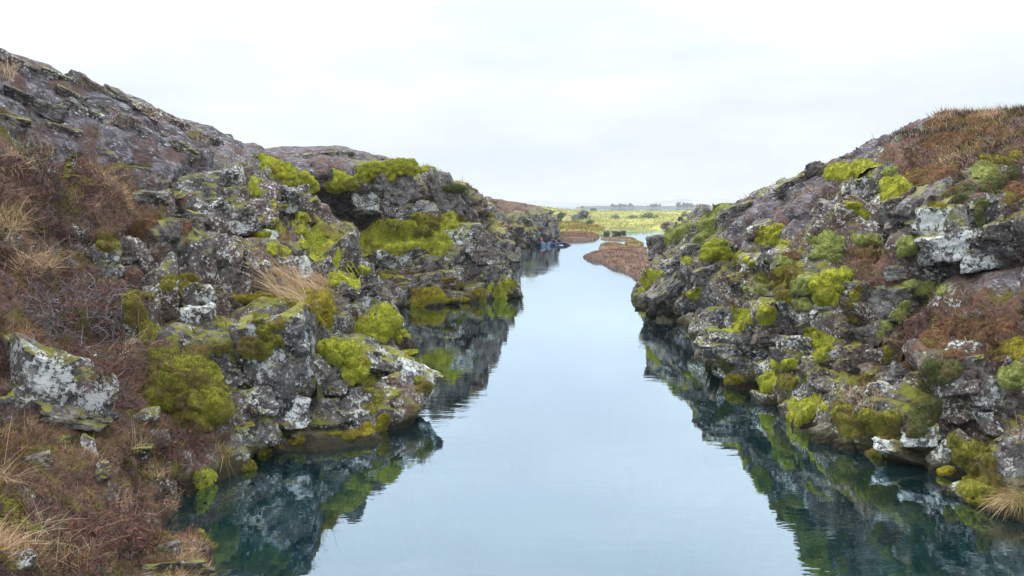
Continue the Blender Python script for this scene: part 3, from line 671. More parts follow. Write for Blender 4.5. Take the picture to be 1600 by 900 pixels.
def ground_mat(name, stops, s1, s2):
    m, nt, b = newmat(name); pos = N(nt, 'ShaderNodeNewGeometry').outputs['Position']
    c = col(nt, rng(nt, noise(nt, pos, s1, 6, 0.62), 0.40, 0.60), stops[0], stops[1])
    c = col(nt, rng(nt, noise(nt, pos, s1 * 2.7, 5, 0.6), 0.54, 0.64), c, stops[2])
    c = scale_col(nt, c, rng(nt, noise(nt, pos, s2, 5, 0.7), 0.3, 0.7, 0.55, 1.5))
    L(nt, c, b.inputs['Base Color']); bump(nt, b, noise(nt, pos, s2, 5, 0.7), 0.8, 0.1); return m
M_PEAT = ground_mat('peat_turf', ((0.12, 0.072, 0.06), (0.19, 0.125, 0.095), (0.24, 0.18, 0.06)), 0.55, 9)
M_FLAT = ground_mat('mossy_flat', ((0.16, 0.17, 0.045), (0.36, 0.36, 0.10), (0.24, 0.15, 0.08)), 0.11, 1.3)
M_SHORE = ground_mat('far_shore', ((0.07, 0.08, 0.07), (0.11, 0.11, 0.10), (0.10, 0.09, 0.08)), 0.02, 0.2)
M_HILL = ground_mat('far_hill_slope', ((0.16, 0.18, 0.20), (0.24, 0.25, 0.27), (0.30, 0.3, 0.3)), 0.004, 0.02)
def resample(poly, n):
    P = np.array(poly + [poly[0]], float); s = np.concatenate([[0], np.cumsum(np.linalg.norm(np.diff(P, axis=0), axis=1))])
    q = np.linspace(0, s[-1], n, endpoint=False); return np.stack([np.interp(q, s, P[:, k]) for k in range(P.shape[1])], 1)
BL = {'V': [], 'q': [], 't': [], 'c': [], 'n': 0}
def islet(name, label, pix, H, mat, blade_cols, blade_len, nbl, rough=0.25, seed=5):
    """low turf bank with a steep peaty edge, outline given as waterline points"""
    O = resample([tuple(on_water(u, v)[:2]) for u, v in pix], 110)
    c = O.mean(0); rings = 16; V = []
    size = np.sqrt(np.ptp(O[:, 0]) * np.ptp(O[:, 1]))
    ez = min(1.0, size)
    nr = np.array([fbm(np.array([[*p, 0.0]]) * 1.3, 3, seed)[0] for p in O])
    for k in range(rings):
        t = k / (rings - 1)
        sc_ = 1.04 - t ** 1.5 * 1.02
        Q = c + (O - c) * (sc_ + 0.05 * nr[:, None] * (1 - t) * min(1, 4 / max(size, .1)))
        q3 = np.concatenate([Q, np.zeros((len(Q), 1))], 1)
        z = -0.12 + (H + .12) * (1 - (1 - min(1, t * 2.2)) ** 2.4) + rough * H * fbm(q3 * (1.3 if size < 12 else .5), 4, seed + 1) * min(1, t * 2.5)
        V.append(np.concatenate([Q, z[:, None]], 1))
    V.append(np.array([[*c, V[-1][:, 2].mean()]])); n = len(O)
    Q = []
    for k in range(rings - 1):
        a = np.arange(n) + k * n; b = (np.arange(n) + 1) % n + k * n; Q.append(np.stack([a, b, b + n, a + n], 1))
    a = np.arange(n) + (rings - 1) * n; b = (np.arange(n) + 1) % n + (rings - 1) * n
    V = np.concatenate(V); Q = np.concatenate(Q)
    T = np.stack([a, b, np.full(n, rings * n)], 1)
    if np.cross(V[Q[0, 1]] - V[Q[0, 0]], V[Q[0, 3]] - V[Q[0, 0]])[2] < 0: Q = Q[:, ::-1]; T = T[:, ::-1]
    o = tag(link(name, mesh_np(name, V, [Q, T], [mat])), label, kind='structure')
    # short dead grass standing on it
    fi = RNG.integers(0, len(Q), nbl * 3); ar = np.linalg.norm(np.cross(V[Q[fi, 1]] - V[Q[fi, 0]], V[Q[fi, 3]] - V[Q[fi, 0]]), axis=1)
    fi = fi[RNG.random(len(fi)) < ar / np.percentile(ar, 95)][:nbl]
    w1, w2 = RNG.random((len(fi), 1)), RNG.random((len(fi), 1))
    p = (V[Q[fi, 0]] * (1 - w1) + V[Q[fi, 1]] * w1) * (1 - w2) + (V[Q[fi, 3]] * (1 - w1) + V[Q[fi, 2]] * w1) * w2
    p = p[p[:, 2] > 0.0]; nb = len(p)
    D = np.array([0, 0, 1.0]) + RNG.normal(size=(nb, 3)) * 0.35; D /= np.linalg.norm(D, axis=1)[:, None]
    y = p[:, 1].mean()
    v, q, t, tt, k = blades(p, D, blade_len * RNG.uniform(.5, 1.3, nb), np.full(nb, max(0.008, y / 1256 * 1.1)), segs=1)
    cc = np.array(blade_cols)[RNG.integers(0, len(blade_cols), nb)] * RNG.uniform(.8, 1.2, (nb, 1)) * np.clip(1 + .5 * fbm(p * .9, 3, seed + 3), .5, 1.6)[:, None]
    BL['V'].append(v); BL['t'].append(t + BL['n']); BL['n'] += len(v); BL['c'].append(np.repeat(cc, k, 0))
    return o
TAN = (0.30, 0.21, 0.14); RED = (0.20, 0.11, 0.085); GOLD = (0.36, 0.26, 0.06); BRN = (0.16, 0.09, 0.06); GRN = (0.25, 0.26, 0.06)
islet('peat_islet', 'large reddish brown peat islet beside the right bank', [(912,402),(922,398),(940,396),(955,394),(985,391),(1015,392),(1050,394),(1060,420),(1040,450),(1016,444),(1000,437),(985,428),(970,420),(950,414),(940,409),(926,406)], 0.30, M_PEAT, [RED, RED, TAN, BRN], 0.09, 9000, 0.5, 4)
islet('peat_islet', 'golden grass hump at the back edge of the large peat islet', [(938,384),(945,381.5),(958,381),(972,384),(995,390),(985,396),(955,395),(936,390)], 0.16, M_PEAT, [GOLD, TAN, BRN], 0.10, 1800, 0.3, 14)
islet('peat_islet', 'small yellow grass hump just in front of the rock nose', [(976,381),(985,378.6),(996,378.6),(1006,382),(1000,386),(982,386)], 0.16, M_PEAT, [GOLD, GOLD, GRN], 0.1, 1200, 0.3, 24)
islet('peat_islet', 'thin low strip of brown turf in the back pool', [(938,373.5),(950,372.5),(970,372),(985,373),(995,374.5),(985,376),(975,375.5),(955,374.5)], 0.12, M_PEAT, [GOLD, TAN, BRN], 0.1, 1000, 0.3, 34)
islet('peat_islet', 'flat pinkish brown turf islet behind the snorkellers', [(850,371),(862,368.5),(880,366.5),(905,366),(925,367),(935,369.5),(933,373),(915,375),(890,375.5),(866,375),(855,374)], 0.32, M_PEAT, [TAN, RED, TAN, BRN], 0.12, 4000, 0.2, 44)
islet('peat_islet', 'olive green turf islet behind the pinkish brown one', [(855,361),(870,358),(885,357),(905,356),(930,357),(945,360),(944,364),(925,366),(900,365.4),(875,365.5),(858,366)], 0.4, M_FLAT, [GRN, GOLD, BRN], 0.3, 3600, 0.25, 54)
islet('peat_islet', 'narrow spit of olive turf farthest up the inlet', [(866,352.5),(880,351),(900,350.5),(912,351.5),(912,354.5),(890,354.5),(872,354)], 0.4, M_FLAT, [GRN, GOLD, BRN], 0.3, 1200, 0.25, 64)

# low mossy lava flats between the fissure and the lake
def flats():
    sh = np.array([on_water(u, v)[:2] for u, v in [(500,346),(800,344),(866,342.5),(880,344),(901,345.8),(913,351),(930,355),(945,359),(952,362),(968,362.5),(985,362),(1005,362.5),(1022,361.5),(1040,360),(1100,360),(1300,361)]])
    nx, ny = 300, 170
    U = np.linspace(-0.30, 0.60, nx); t = np.linspace(0, 1, ny) ** 1.6
    V = np.zeros((ny, nx, 3))
    sl = sh[:, 0] / sh[:, 1]; yf = np.interp(U, sl, sh[:, 1])
    Y = yf[None] - 1.0 + t[:, None] * (340 - yf[None]); V[..., 1] = Y; V[..., 0] = U[None] * Y
    Pf = V.reshape(-1, 3)
    d = np.minimum((Y - yf[None]), 340 - Y).ravel() + 1.4 * fbm(Pf * 0.25, 3, 401)
    edge = np.clip(d / 4.0, 0, 1) ** 0.6
    hgt = 0.45 + 0.30 * fbm(Pf * 0.06, 3, 402) + 0.32 * fbm(Pf * 0.22, 3, 403) + 0.14 * fbm(Pf * 0.8, 3, 404)
    yy, xx = Pf[:, 1], Pf[:, 0] / Pf[:, 1]
    hgt += 1.75 * np.exp(-((xx - 0.02) / 0.05) ** 2) * np.clip((yy - 165) / 60, 0, 1) + 0.5 * np.clip((yy - 120) / 80, 0, 1)
    Pf[:, 2] = -0.3 + edge * (hgt + 0.3)
    i = (np.arange(ny - 1)[:, None] * nx + np.arange(nx - 1)[None]).ravel()
    Q = np.stack([i, i + 1, i + nx + 1, i + nx], 1)
    o = tag(link('mossy_lava_flat', mesh_np('mossy_lava_flat', Pf, [Q], [M_FLAT])), 'low yellow green mossy lava flat between the fissure and the lake', kind='structure')
    # knee-high tufts that break its surface
    k = RNG.integers(0, len(Pf), 26000); k = k[(Pf[k, 2] > 0.15) & (xx[k] > -0.02) & (xx[k] < .3)]
    p = Pf[k] + RNG.normal(size=(len(k), 3)) * (0.4, 0.6, 0.0); nb = len(k)
    D = np.array([0, 0, 1.0]) + RNG.normal(size=(nb, 3)) * 0.4; D /= np.linalg.norm(D, axis=1)[:, None]
    v, q, t_, tt, kk = blades(p, D, RNG.uniform(.15, .45, nb), p[:, 1] / 1256 * 1.4, segs=1)
    pal = np.array([(0.36, 0.37, 0.09), (0.28, 0.30, 0.07), (0.42, 0.40, 0.14), (0.30, 0.20, 0.10), (0.14, 0.15, 0.06)])
    pick = np.clip((fbm(p * 0.08, 3, 409) * 2.2 + 1.6 + RNG.normal(size=nb) * 0.8), 0, 4).astype(int)
    BL['V'].append(v); BL['t'].append(t_ + BL['n']); BL['n'] += len(v); BL['c'].append(np.repeat(pal[pick] * RNG.uniform(.75, 1.25, (nb, 1)), kk, 0))
    return Pf
FLATP = flats()
tag(link('marsh_grass', mesh_np('marsh_grass', np.concatenate(BL['V']), [np.concatenate(BL['t'])], [M_BLADE], False, {'col': np.concatenate(BL['c'])})),
    'short dead grass and sedge on the islets and the mossy flat', 'grass', kind='stuff')

# far shore of the lake with its dark wood, and the pale snowy hills beyond
def strip(name, label, pts, y, depth, mat, seed, snow=None):
    """a ridge along x at distance y; pts are (u, v) of its skyline"""
    us = np.linspace(pts[0][0], pts[-1][0], 160); vs = np.interp(us, [p[0] for p in pts], [p[1] for p in pts])
    rows = []
    prof = [(-depth * .5, -0.02), (-depth * .46, .12), (-depth * .3, .5), (-depth * .12, .86), (0, 1), (depth * .3, .7), (depth * .5, -.02)]
    for dy, f in prof:
        P = np.array([at(u, v, y) for u, v in zip(us, vs)]); hz = np.maximum(P[:, 2], 0.2)
        q = np.stack([P[:, 0] * 20 / y, np.full(len(us), dy * 20 / y), np.zeros(len(us))], 1)
        z = hz * f * (1 + 0.18 * fbm(q * 1.5, 4, seed)) if f > 0 else np.full(len(us), -1.0)
        rows.append(np.stack([P[:, 0] * (y + dy) / y, P[:, 1] + dy, z], 1))
    V = np.concatenate(rows); n = len(us); R = len(rows)
    i = (np.arange(R - 1)[:, None] * n + np.arange(n - 1)[None]).ravel(); Q = np.stack([i, i + 1, i + n + 1, i + n], 1)
    return tag(link(name, mesh_np(name, V, [Q], [mat])), label, kind='structure')
strip('far_shore', 'low dark shore across the lake', [(900,323.4),(915,322.4),(950,321.6),(1000,321.4),(1050,321.6),(1110,321.2),(1300,320.5),(1500,320)], 1150, 160, M_SHORE, 7)
m, nt_, b_ = newmat('snowy_hill'); gp = N(nt_, 'ShaderNodeNewGeometry').outputs['Position']
mpn = N(nt_, 'ShaderNodeMapping'); mpn.inputs['Scale'].default_value = (1, 1, 5); L(nt_, gp, mpn.inputs[0])
L(nt_, col(nt_, rng(nt_, noise(nt_, mpn.outputs[0], 0.008, 4, 0.6), 0.47, 0.53), (0.15, 0.17, 0.20), (0.45, 0.48, 0.52)), b_.inputs['Base Color'])
strip('far_hill', 'pale snowy hill far across the lake', [(960,321.5),(1000,319),(1020,313),(1035,309.5),(1050,308.5),(1070,307.6),(1095,308.4),(1110,309.5),(1150,309),(1250,311),(1400,314),(1500,316)], 4000, 700, m, 9)
strip('far_hill', 'lower hazy hill on the horizon behind the left bank', [(300,318),(600,316),(800,314.5),(860,315.5),(900,316.5),(960,318.5),(1010,321)], 4600, 600, M_HILL, 10)

# the wood on the far shore reads as one dark mass: small crowns of ragged leaf faces
def wood():
    V, T, Cc = [], [], []; n0 = 0
    spots = []
    for a, b_, cnt, hh in ((905, 955, 26, 3.2), (955, 990, 50, 6.5), (990, 1015, 18, 3.5), (1015, 1032, 26, 6.2), (1032, 1058, 14, 3.0), (1057, 1080, 44, 7.5), (1080, 1106, 26, 6.5), (1106, 1300, 90, 6)):
        for _ in range(cnt): spots.append((random.uniform(a, b_), hh * random.uniform(.55, 1.15)))
    for u, hgt in spots:
        hgt *= .72
        y = 1150 + random.uniform(-70, 20); base = at(u, 322, y); base[2] = random.uniform(0.3, 1.4)
        n = 70; z = RNG.random(n); rad = hgt * .30 * (1 - z) ** .7 * (0.5 + RNG.random(n) * .6); an = RNG.random(n) * 6.283
        c = base + np.stack([np.cos(an) * rad, np.sin(an) * rad, .1 * hgt + z * hgt * .95], 1)
        s = hgt * .11
        tri = c[:, None] + RNG.normal(size=(n, 3, 3)) * s
        V.append(tri.reshape(-1, 3)); T.append(np.arange(3 * n).reshape(-1, 3) + n0); n0 += 3 * n
        Cc.append(np.repeat(np.array([(0.06, 0.075, 0.09)]) * RNG.uniform(.6, 1.5, (n, 1)), 3, 0))
        st = base + np.array([[-.1, 0, -.6], [.1, 0, -.6], [0, 0, hgt * .7]]); V.append(st); T.append(np.array([[0, 1, 2]]) + n0); n0 += 3; Cc.append(np.full((3, 3), .04))
    tag(link('far_wood', mesh_np('far_wood', np.concatenate(V), [np.concatenate(T)], [M_BLADE], False, {'col': np.concatenate(Cc)})), 'dark line of woodland on the far shore of the lake', 'wood', kind='stuff')
wood()

# ------------------------------------------------------------------ moss cushions, draped over the rock in humps
ROCKS.build()
def pillows(P, cell):
    """rounded humps: 1 in the middle of each Voronoi cell, 0 in the creases"""
    Q = P / cell; i0 = np.floor(Q); F1 = np.full(len(Q), 9.0); F2 = np.full(len(Q), 9.0)
    for dx in (-1, 0, 1):
        for dy in (-1, 0, 1):
            for dz in (-1, 0, 1):
                c = i0 + (dx, dy, dz); h = hsh(c[:, 0], c[:, 1], c[:, 2], 77)
                d = np.sqrt(((Q - c - np.stack([r01(h, 1), r01(h, 2), r01(h, 3)], 1)) ** 2).sum(1))
                F2 = np.minimum(F2, np.maximum(d, F1)); F1 = np.minimum(F1, d)
    return np.sqrt(np.clip((F2 - F1) * 1.6, 0, 1))
def mound(label, hue, lobes, group, fuzz=1.0, fat=.8, push=.35):
    """a thick cushion with a body of its own, bedded in the slope: closed surface over several swollen lobes"""
    u0, v0, w0, h0 = lobes[0]; hit = ROCKS.pix(u0, v0); y0 = hit[0][1]; k = y0 / F
    d0 = unit(ray(u0, v0)); right = unit(np.cross(d0, (0, 0, 1))); upv = np.cross(right, d0)
    C = []
    for u, v, w, h in lobes:
        a, b = w * .5 * k, h * .5 * k; c = at(u, v, y0 + (v0 - v) * k * .55 + fat * min(a, b) * push)
        C.append((c, a, fat * .5 * (a + b), b))
    cen = C[0][0]; D, Fc = ico(5)
    acc = np.full(len(D), .02)
    for c, a, dd, b in C:
        o = cen - c; S = np.array([1 / a, 1 / dd, 1 / b]); B = np.stack([right, d0, upv])
        oo = (B @ o) * S; dr = (D @ B.T) * S
        A_, B_, C_ = (dr ** 2).sum(1), dr @ oo, oo @ oo - 1; q = B_ ** 2 - A_ * C_
        r = np.where(q > 0, (-B_ + np.sqrt(np.maximum(q, 0))) / A_, 0); acc = np.maximum(acc, r)
    P = cen + D * acc[:, None]
    s = .5 * (C[0][1] + C[0][3])
    acc = acc * (1 + .30 * fbm(P * 2.6, 3, 711)) + .085 * (pillows(P + .04 * fbm(P * 6, 2, 712)[:, None], .21) - .6) + .012 * fbm(P * 14, 3, 713)
    V = cen + D * acc[:, None]; ti = np.clip(.42 + .5 * fbm(V * 7, 3, 705), 0, 1)
    fn = np.cross(V[Fc[:, 1]] - V[Fc[:, 0]], V[Fc[:, 2]] - V[Fc[:, 0]]); ar = np.linalg.norm(fn, axis=1); fn /= ar[:, None] + 1e-12
    see = ((V[Fc[:, 0]] - CAM) * fn).sum(1) < .3; pr = ar * see; n = int(min(14000, pr.sum() * .5 * 9000 * fuzz))
    f = RNG.choice(len(Fc), n, p=pr / pr.sum()); ww = RNG.dirichlet((1, 1, 1), n)
    p = (V[Fc[f]] * ww[..., None]).sum(1); DD = fn[f] + RNG.normal(size=(n, 3)) * .55 + (0, 0, .25); DD /= np.linalg.norm(DD, axis=1)[:, None]
    bv, bq, bt, tt, kk = blades(p - DD * .004, DD, RNG.uniform(.014, .034, n), np.full(n, .0075), segs=1)
    ti = np.concatenate([ti, np.clip(np.repeat(ti[Fc[f, 0]] + RNG.normal(size=n) * .25, kk) + .15 * tt, 0, 1)])
    return tag(link('moss_cushion', mesh_np('moss_cushion', np.concatenate([V, bv]), [np.concatenate([Fc, bt + len(V)])], [MOSS[hue]], True, {'tint': ti})), label, 'moss', group)
GL, GR = 'moss cushions on the left cliff', 'moss cushions on the right bank'
def moss(label, hue, lobes, group, hf=1.0, fuzz=1.0, name='moss_cushion', cat='moss'):
    big = hf > 1.5                                              # a thick pillow: it hides the shape of the stones under it
    hits = []
    for (u, v, w, h) in lobes:
        r = ROCKS.pix(u, v)
        if r is None or r[0][1] > 110: continue
        hits.append((u, v, w * .5, h * .5, r[0], r[1]))
    if not hits: print('moss missed', label); return
    ys = hits[0][4][1]; hits = [h for h in hits if abs(h[4][1] - ys) < 0.22 * ys]
    c = np.mean([h[4] for h in hits], 0); depth = c[1]
    tocam = unit(CAM - c); n = unit(0.6 * np.mean([h[5] for h in hits], 0) + np.array([0, 0, .35]) + 0.65 * tocam)
    t1 = unit(np.cross((0, 0, 1.0), n)); t2 = np.cross(n, t1)
    k = depth / F; ext1 = ext2 = 0.05
    cs = max(0.35, abs(np.dot(tocam, n)))
    for h in hits:
        dlt = h[4] - c; r_ = max(h[2], h[3]) * k / cs * 1.25
        ext1 = max(ext1, abs(dlt @ t1) + r_); ext2 = max(ext2, abs(dlt @ t2) + r_)
    g = max(0.013, 1.9 * k)
    X, Y = np.arange(-ext1, ext1 + g, g), np.arange(-ext2, ext2 + g, g)
    base = np.full((len(Y), len(X)), np.nan)
    H0 = 1.0; nd = -n
    for j, yy in enumerate(Y):
        o0 = c + t2 * yy + n * H0
        for i, xx in enumerate(X):
            r = ROCKS.cast(o0 + t1 * xx, nd, 2.2)
            if r[0] is not None: base[j, i] = H0 - r[3]
    hole = np.isnan(base); fill = np.nanmedian(base) if not hole.all() else 0
    b = np.where(hole, fill, base)
    rad_ = int(np.clip(0.35 * min(max(h[2], h[3]) for h in hits) * k / g, 2, 9))   # cushions bridge the gaps between the stones
    for op in (np.maximum, np.minimum):
        for _ in range(rad_):
            q = np.pad(b, 1, 'edge')
            b = op(op(op(q[:-2, 1:-1], q[2:, 1:-1]), op(q[1:-1, :-2], q[1:-1, 2:])), q[1:-1, 1:-1])
    b = np.minimum(b, np.where(hole, b, base + (.45 if big else .16)))
    for _ in range(70 if big else 8):
        q = np.pad(b, 1, 'edge'); b = (q[:-2, 1:-1] + q[2:, 1:-1] + q[1:-1, :-2] + q[1:-1, 2:] + 2 * q[1:-1, 1:-1]) / 6
    Pb = c + t1 * X[None, :, None] + t2 * Y[:, None, None] + n * b[..., None]
    Pf = Pb.reshape(-1, 3); u, v, fw = project(Pf)
    nz = fbm(Pf * 3.1 / max(1, depth / 14), 3, 700); nz2 = fbm(Pf * 9.0, 3, 701)
    acc = np.zeros(len(Pf)); inside = np.zeros(len(Pf), bool)
    for h in hits:
        du, dv = (u - h[0]) / h[2], (v - h[1]) / h[3]
        r2 = du * du + dv * dv; r2 = r2 * (1 + 0.55 * nz + 0.35 * nz2)
        r2 = r2 + np.clip((np.abs(fw - h[4][1]) - 1.6 - .08 * depth) / .6, 0, 9)
        Hh = np.clip(0.80 * min(h[2], h[3]) * k, 0.04, 0.42) * hf
        acc = acc + (Hh * np.clip(1 - r2, 0, 1) ** .6) ** 7; inside |= r2 < 1
    dome = acc ** (1 / 7)
    dome *= 0.62 + 0.14 * fbm(Pf * 5.5, 3, 702) + 0.62 * pillows(Pf + .06 * nz2[:, None], .21 * max(1, depth / 16))
    dome[hole.ravel()] = 0; dome = np.where(inside, dome, 0)
    micro = 0.011 * fbm(Pf * 26, 3, 703) + 0.02 * fbm(Pf * 11, 2, 704)
    V = Pf + n * (np.where(dome > 0, dome + micro, -0.03))[:, None]
    ny, nx = b.shape; i = (np.arange(ny - 1)[:, None] * nx + np.arange(nx - 1)[None]).ravel()
    Q = np.stack([i, i + 1, i + nx + 1, i + nx], 1)
    keep = (dome[Q] > 0).any(1) & ~hole.ravel()[Q].any(1); Q = Q[keep]
    if len(Q) < 4: print('moss empty', label); return
    e = np.linalg.norm(V[Q[:, 0]] - V[Q[:, 2]], axis=1); Q = Q[e < 8 * g]
    lab = np.arange(len(V))                                     # leave out crumbs that are not joined to the cushion
    for _ in range(300):
        mn = lab[Q].min(1); l2 = lab.copy()
        for j in range(4): np.minimum.at(l2, Q[:, j], mn)
        l2 = l2[l2]
        if (l2 == lab).all(): break
        lab = l2
    ids, cnt_ = np.unique(lab[Q[:, 0]], return_counts=True); Q = Q[np.isin(lab[Q[:, 0]], ids[cnt_ > .12 * len(Q)])]
    if len(Q) < 4: print('moss crumbs', label); return
    us, inv = np.unique(Q, return_inverse=True); V = V[us]; Q = inv.reshape(-1, 4); dm = dome[us]; ti = np.clip(0.42 + 0.5 * fbm(V * 7, 3, 705), 0, 1)
    fn = np.cross(V[Q[:, 1]] - V[Q[:, 0]], V[Q[:, 3]] - V[Q[:, 0]]); ar = np.linalg.norm(fn, axis=1); fn /= ar[:, None] + 1e-12
    cnt = int(min(7000, ar.sum() * 5200 * fuzz / max(1, (depth / 11) ** 1.4)))
    T = np.zeros((0, 3), int)
    if cnt > 0:
        f = RNG.choice(len(Q), cnt, p=ar / ar.sum()); f = f[(dm[Q[f]] > 0).all(1)]; cnt = len(f)
    if cnt > 0:
        a1, a2 = RNG.random((cnt, 1)), RNG.random((cnt, 1))
        p = (V[Q[f, 0]] * (1 - a1) + V[Q[f, 1]] * a1) * (1 - a2) + (V[Q[f, 3]] * (1 - a1) + V[Q[f, 2]] * a1) * a2
        D = fn[f] + RNG.normal(size=(cnt, 3)) * .55 + (0, 0, .25); D /= np.linalg.norm(D, axis=1)[:, None]
        s = max(1.0, depth / 12)
        bv, bq, bt, tt, kk = blades(p - D * .004, D, RNG.uniform(.014, .032, cnt) * s, np.full(cnt, .0075 * s), segs=1)
        T = bt + len(V); V = np.concatenate([V, bv]); ti = np.concatenate([ti, np.clip(np.repeat(ti[Q[f, 0]] + RNG.normal(size=cnt) * .25, kk) + .15 * tt, 0, 1)])
    me = mesh_np(name, V, [Q, T], [MOSS[hue]], True, {'tint': ti})
    return tag(link(name, me), label, cat, group)

ML = [
 ('shaggy green moss mound on the dark heath high on the left slope','olive',[(145,256,80,50),(120,278,60,50),(170,262,60,36),(192,230,46,22),(205,262,40,36)]),
 ('small olive moss tuft left of the smooth brown block','olive',[(165,374,38,26),(178,382,22,20)]),
 ('rounded green moss at the left edge above the reddish grass','olive',[(16,478,52,50),(8,440,26,44),(30,486,30,40)]),
 ('ledge of green moss under the brown cliff block','olive',[(284,438,52,20),(270,446,40,20),(300,436,24,14)]),
 ('brownish hanging moss hump in the dark recess by the twig shrub','olive',[(219,478,56,48),(232,500,36,60),(205,500,24,30)]),
 ('yellow moss ledge under the long blond grass','gold',[(390,467,50,16),(415,462,50,16),(450,470,50,20),(480,470,70,40),(505,478,40,50),(440,478,34,14),(512,500,20,34)]),
 ('dark green moss patch creeping down the tall lichened boulder','olive',[(408,498,28,26),(412,518,30,24),(430,508,30,20),(420,528,34,18)]),
 ('green moss cushion on the left shoulder of the tall lichened boulder','olive',[(390,543,54,36),(375,536,30,24),(402,550,34,26)]),
 ('thin moss on top of the purple grey stone','olive',[(350,546,56,16),(366,556,18,24)]),
 ('bright lime moss cushion close to the near left shore','bright',[(322,750,44,36),(310,744,24,18)]),
 ('yellow green hump just behind the lime cushion near the shore','olive',[(298,776,36,26),(285,770,24,18)]),
 ('yellow brown moss hanging at the near left waterline','gold',[(332,835,36,52),(322,850,30,30),(342,845,14,18)]),
 ('pale green moss tuft under the grey slab','bright',[(121,715,56,30),(140,706,30,18),(108,726,30,20)]),
 ('dark green moss pocket in the near brown slope','dark',[(128,780,32,38),(136,768,22,18)]),
 ('deep green moss beneath the tan grass near the shore','dark',[(189,811,42,30),(200,798,30,20),(220,826,22,14)]),
 ('yellow brown moss sheet at the lower left corner','olive',[(50,800,90,60),(75,826,60,30),(30,780,50,34),(105,852,50,30)]),
 ('small hanging moss strands on the cliff left of centre','bright',[(396,290,14,34),(402,300,16,16),(430,316,10,26),(440,322,24,8)]),
 ('round green moss ball above the cave','bright',[(474,344,28,28),(466,352,18,18)]),
 ('golden green hump at the mouth of the dark cave','olive',[(521,350,30,24),(518,362,22,18)]),
 ('green moss around the reddish heath patch on the mid ledge','bright',[(430,354,26,26),(409,366,30,14),(420,362,24,14),(440,360,18,18)]),
 ('flat green moss patch on the brown block of the left cliff','bright',[(434,390,36,20),(424,384,18,12),(446,394,18,14)]),
 ('train of green moss humps descending from the mid ledge','bright',[(470,360,26,18),(486,374,34,30),(506,378,28,40),(494,392,22,26),(500,402,15,18),(476,380,22,20),(520,366,20,14)]),
 ('narrow hanging green moss right of the hump train','bright',[(530,392,22,26),(534,404,16,18),(526,408,14,18)]),
 ('single bright moss dot below the hanging moss','bright',[(545,411,24,13)]),
 ('large green moss apron on the ledge of the middle cliff','bright',[(608,362,80,34),(592,376,40,26),(632,364,60,36),(662,376,34,24),(684,382,34,40),(640,380,40,24),(618,388,44,24),(580,368,24,22)]),
 ('green moss shelf above the large apron','bright',[(704,344,46,24),(690,350,34,18)]),
 ('brown moss patch joining the shelf and the apron','olive',[(668,346,48,30),(660,362,40,26)]),
 ('slim green moss on the dark rock left of the large apron','bright',[(562,380,20,28),(568,392,16,16),(560,398,14,12)]),
 ('pair of moss dots below the large apron','olive',[(599,430,26,14),(612,426,14,10)]),
 ('small moss tongue on the rock above the blond grass cliff','bright',[(572,424,20,12),(565,418,12,8)]),
 ('row of little green humps on the ledge above the lime humps','bright',[(528,432,28,18),(520,440,20,14),(550,436,14,22),(556,442,12,14)]),
 ('thin moss strip along the shelf above the cove','bright',[(608,465,34,13),(596,460,18,10),(618,472,22,12)]),
 ('big yellow brown moss lump at the cove waterline','gold',[(668,463,54,30),(656,472,40,20),(686,468,24,18)]),
 ('yellow moss knob at the waterline of the middle cliff','gold',[(749,459,22,20),(752,468,14,12)]),
 ('lime moss step near the corner of the middle cliff','bright',[(776,451,34,16),(782,460,22,12)]),
 ('moss cap on the last waterline stone of the middle cliff','bright',[(800,442,24,13),(794,446,12,8)]),
 ('low golden moss fringe at the foot of the middle cliff','gold',[(719,468,34,9),(702,470,18,7)]),
 ('dull moss patch on the lower middle cliff','olive',[(702,438,26,12),(714,444,18,10)]),
 ('green cap on the round rock of the receding left cliff','bright',[(770,365,30,14),(760,360,16,8)]),
 ('olive moss bank on top of the receding left cliff','olive',[(757,327,36,20),(782,336,40,20),(800,340,24,18),(770,344,30,14),(812,352,22,14),(768,322,30,12)]),
 ('green moss low on the receding left cliff','bright',[(836,363,20,13),(815,358,16,10),(842,370,12,8)]),
 ('moss strip along the top of the wedge boulder','bright',[(640,553,42,14),(652,562,24,12)]),
 ('yellow green moss on the flank of the wedge boulder','olive',[(664,604,30,20),(676,618,20,26),(655,596,18,16)]),
 ('olive moss skirt where the wedge boulder enters the water','olive',[(640,624,70,16),(625,630,40,14),(668,628,30,14)]),
 ('golden moss band at the waterline left of the wedge boulder','gold',[(586,668,44,16),(600,656,24,24),(570,676,34,12)]),
 ('dark moss in the shadowed cleft under the lime pillow','dark',[(486,608,36,24),(495,620,24,18)]),
 ('olive moss strand running down beside the lime pillow','olive',[(578,600,22,34),(590,622,18,34),(582,640,16,20)]),
 ('small moss tufts on the ridge lava at upper left','olive',[(225,160,20,8),(232,156,18,7)]),
]
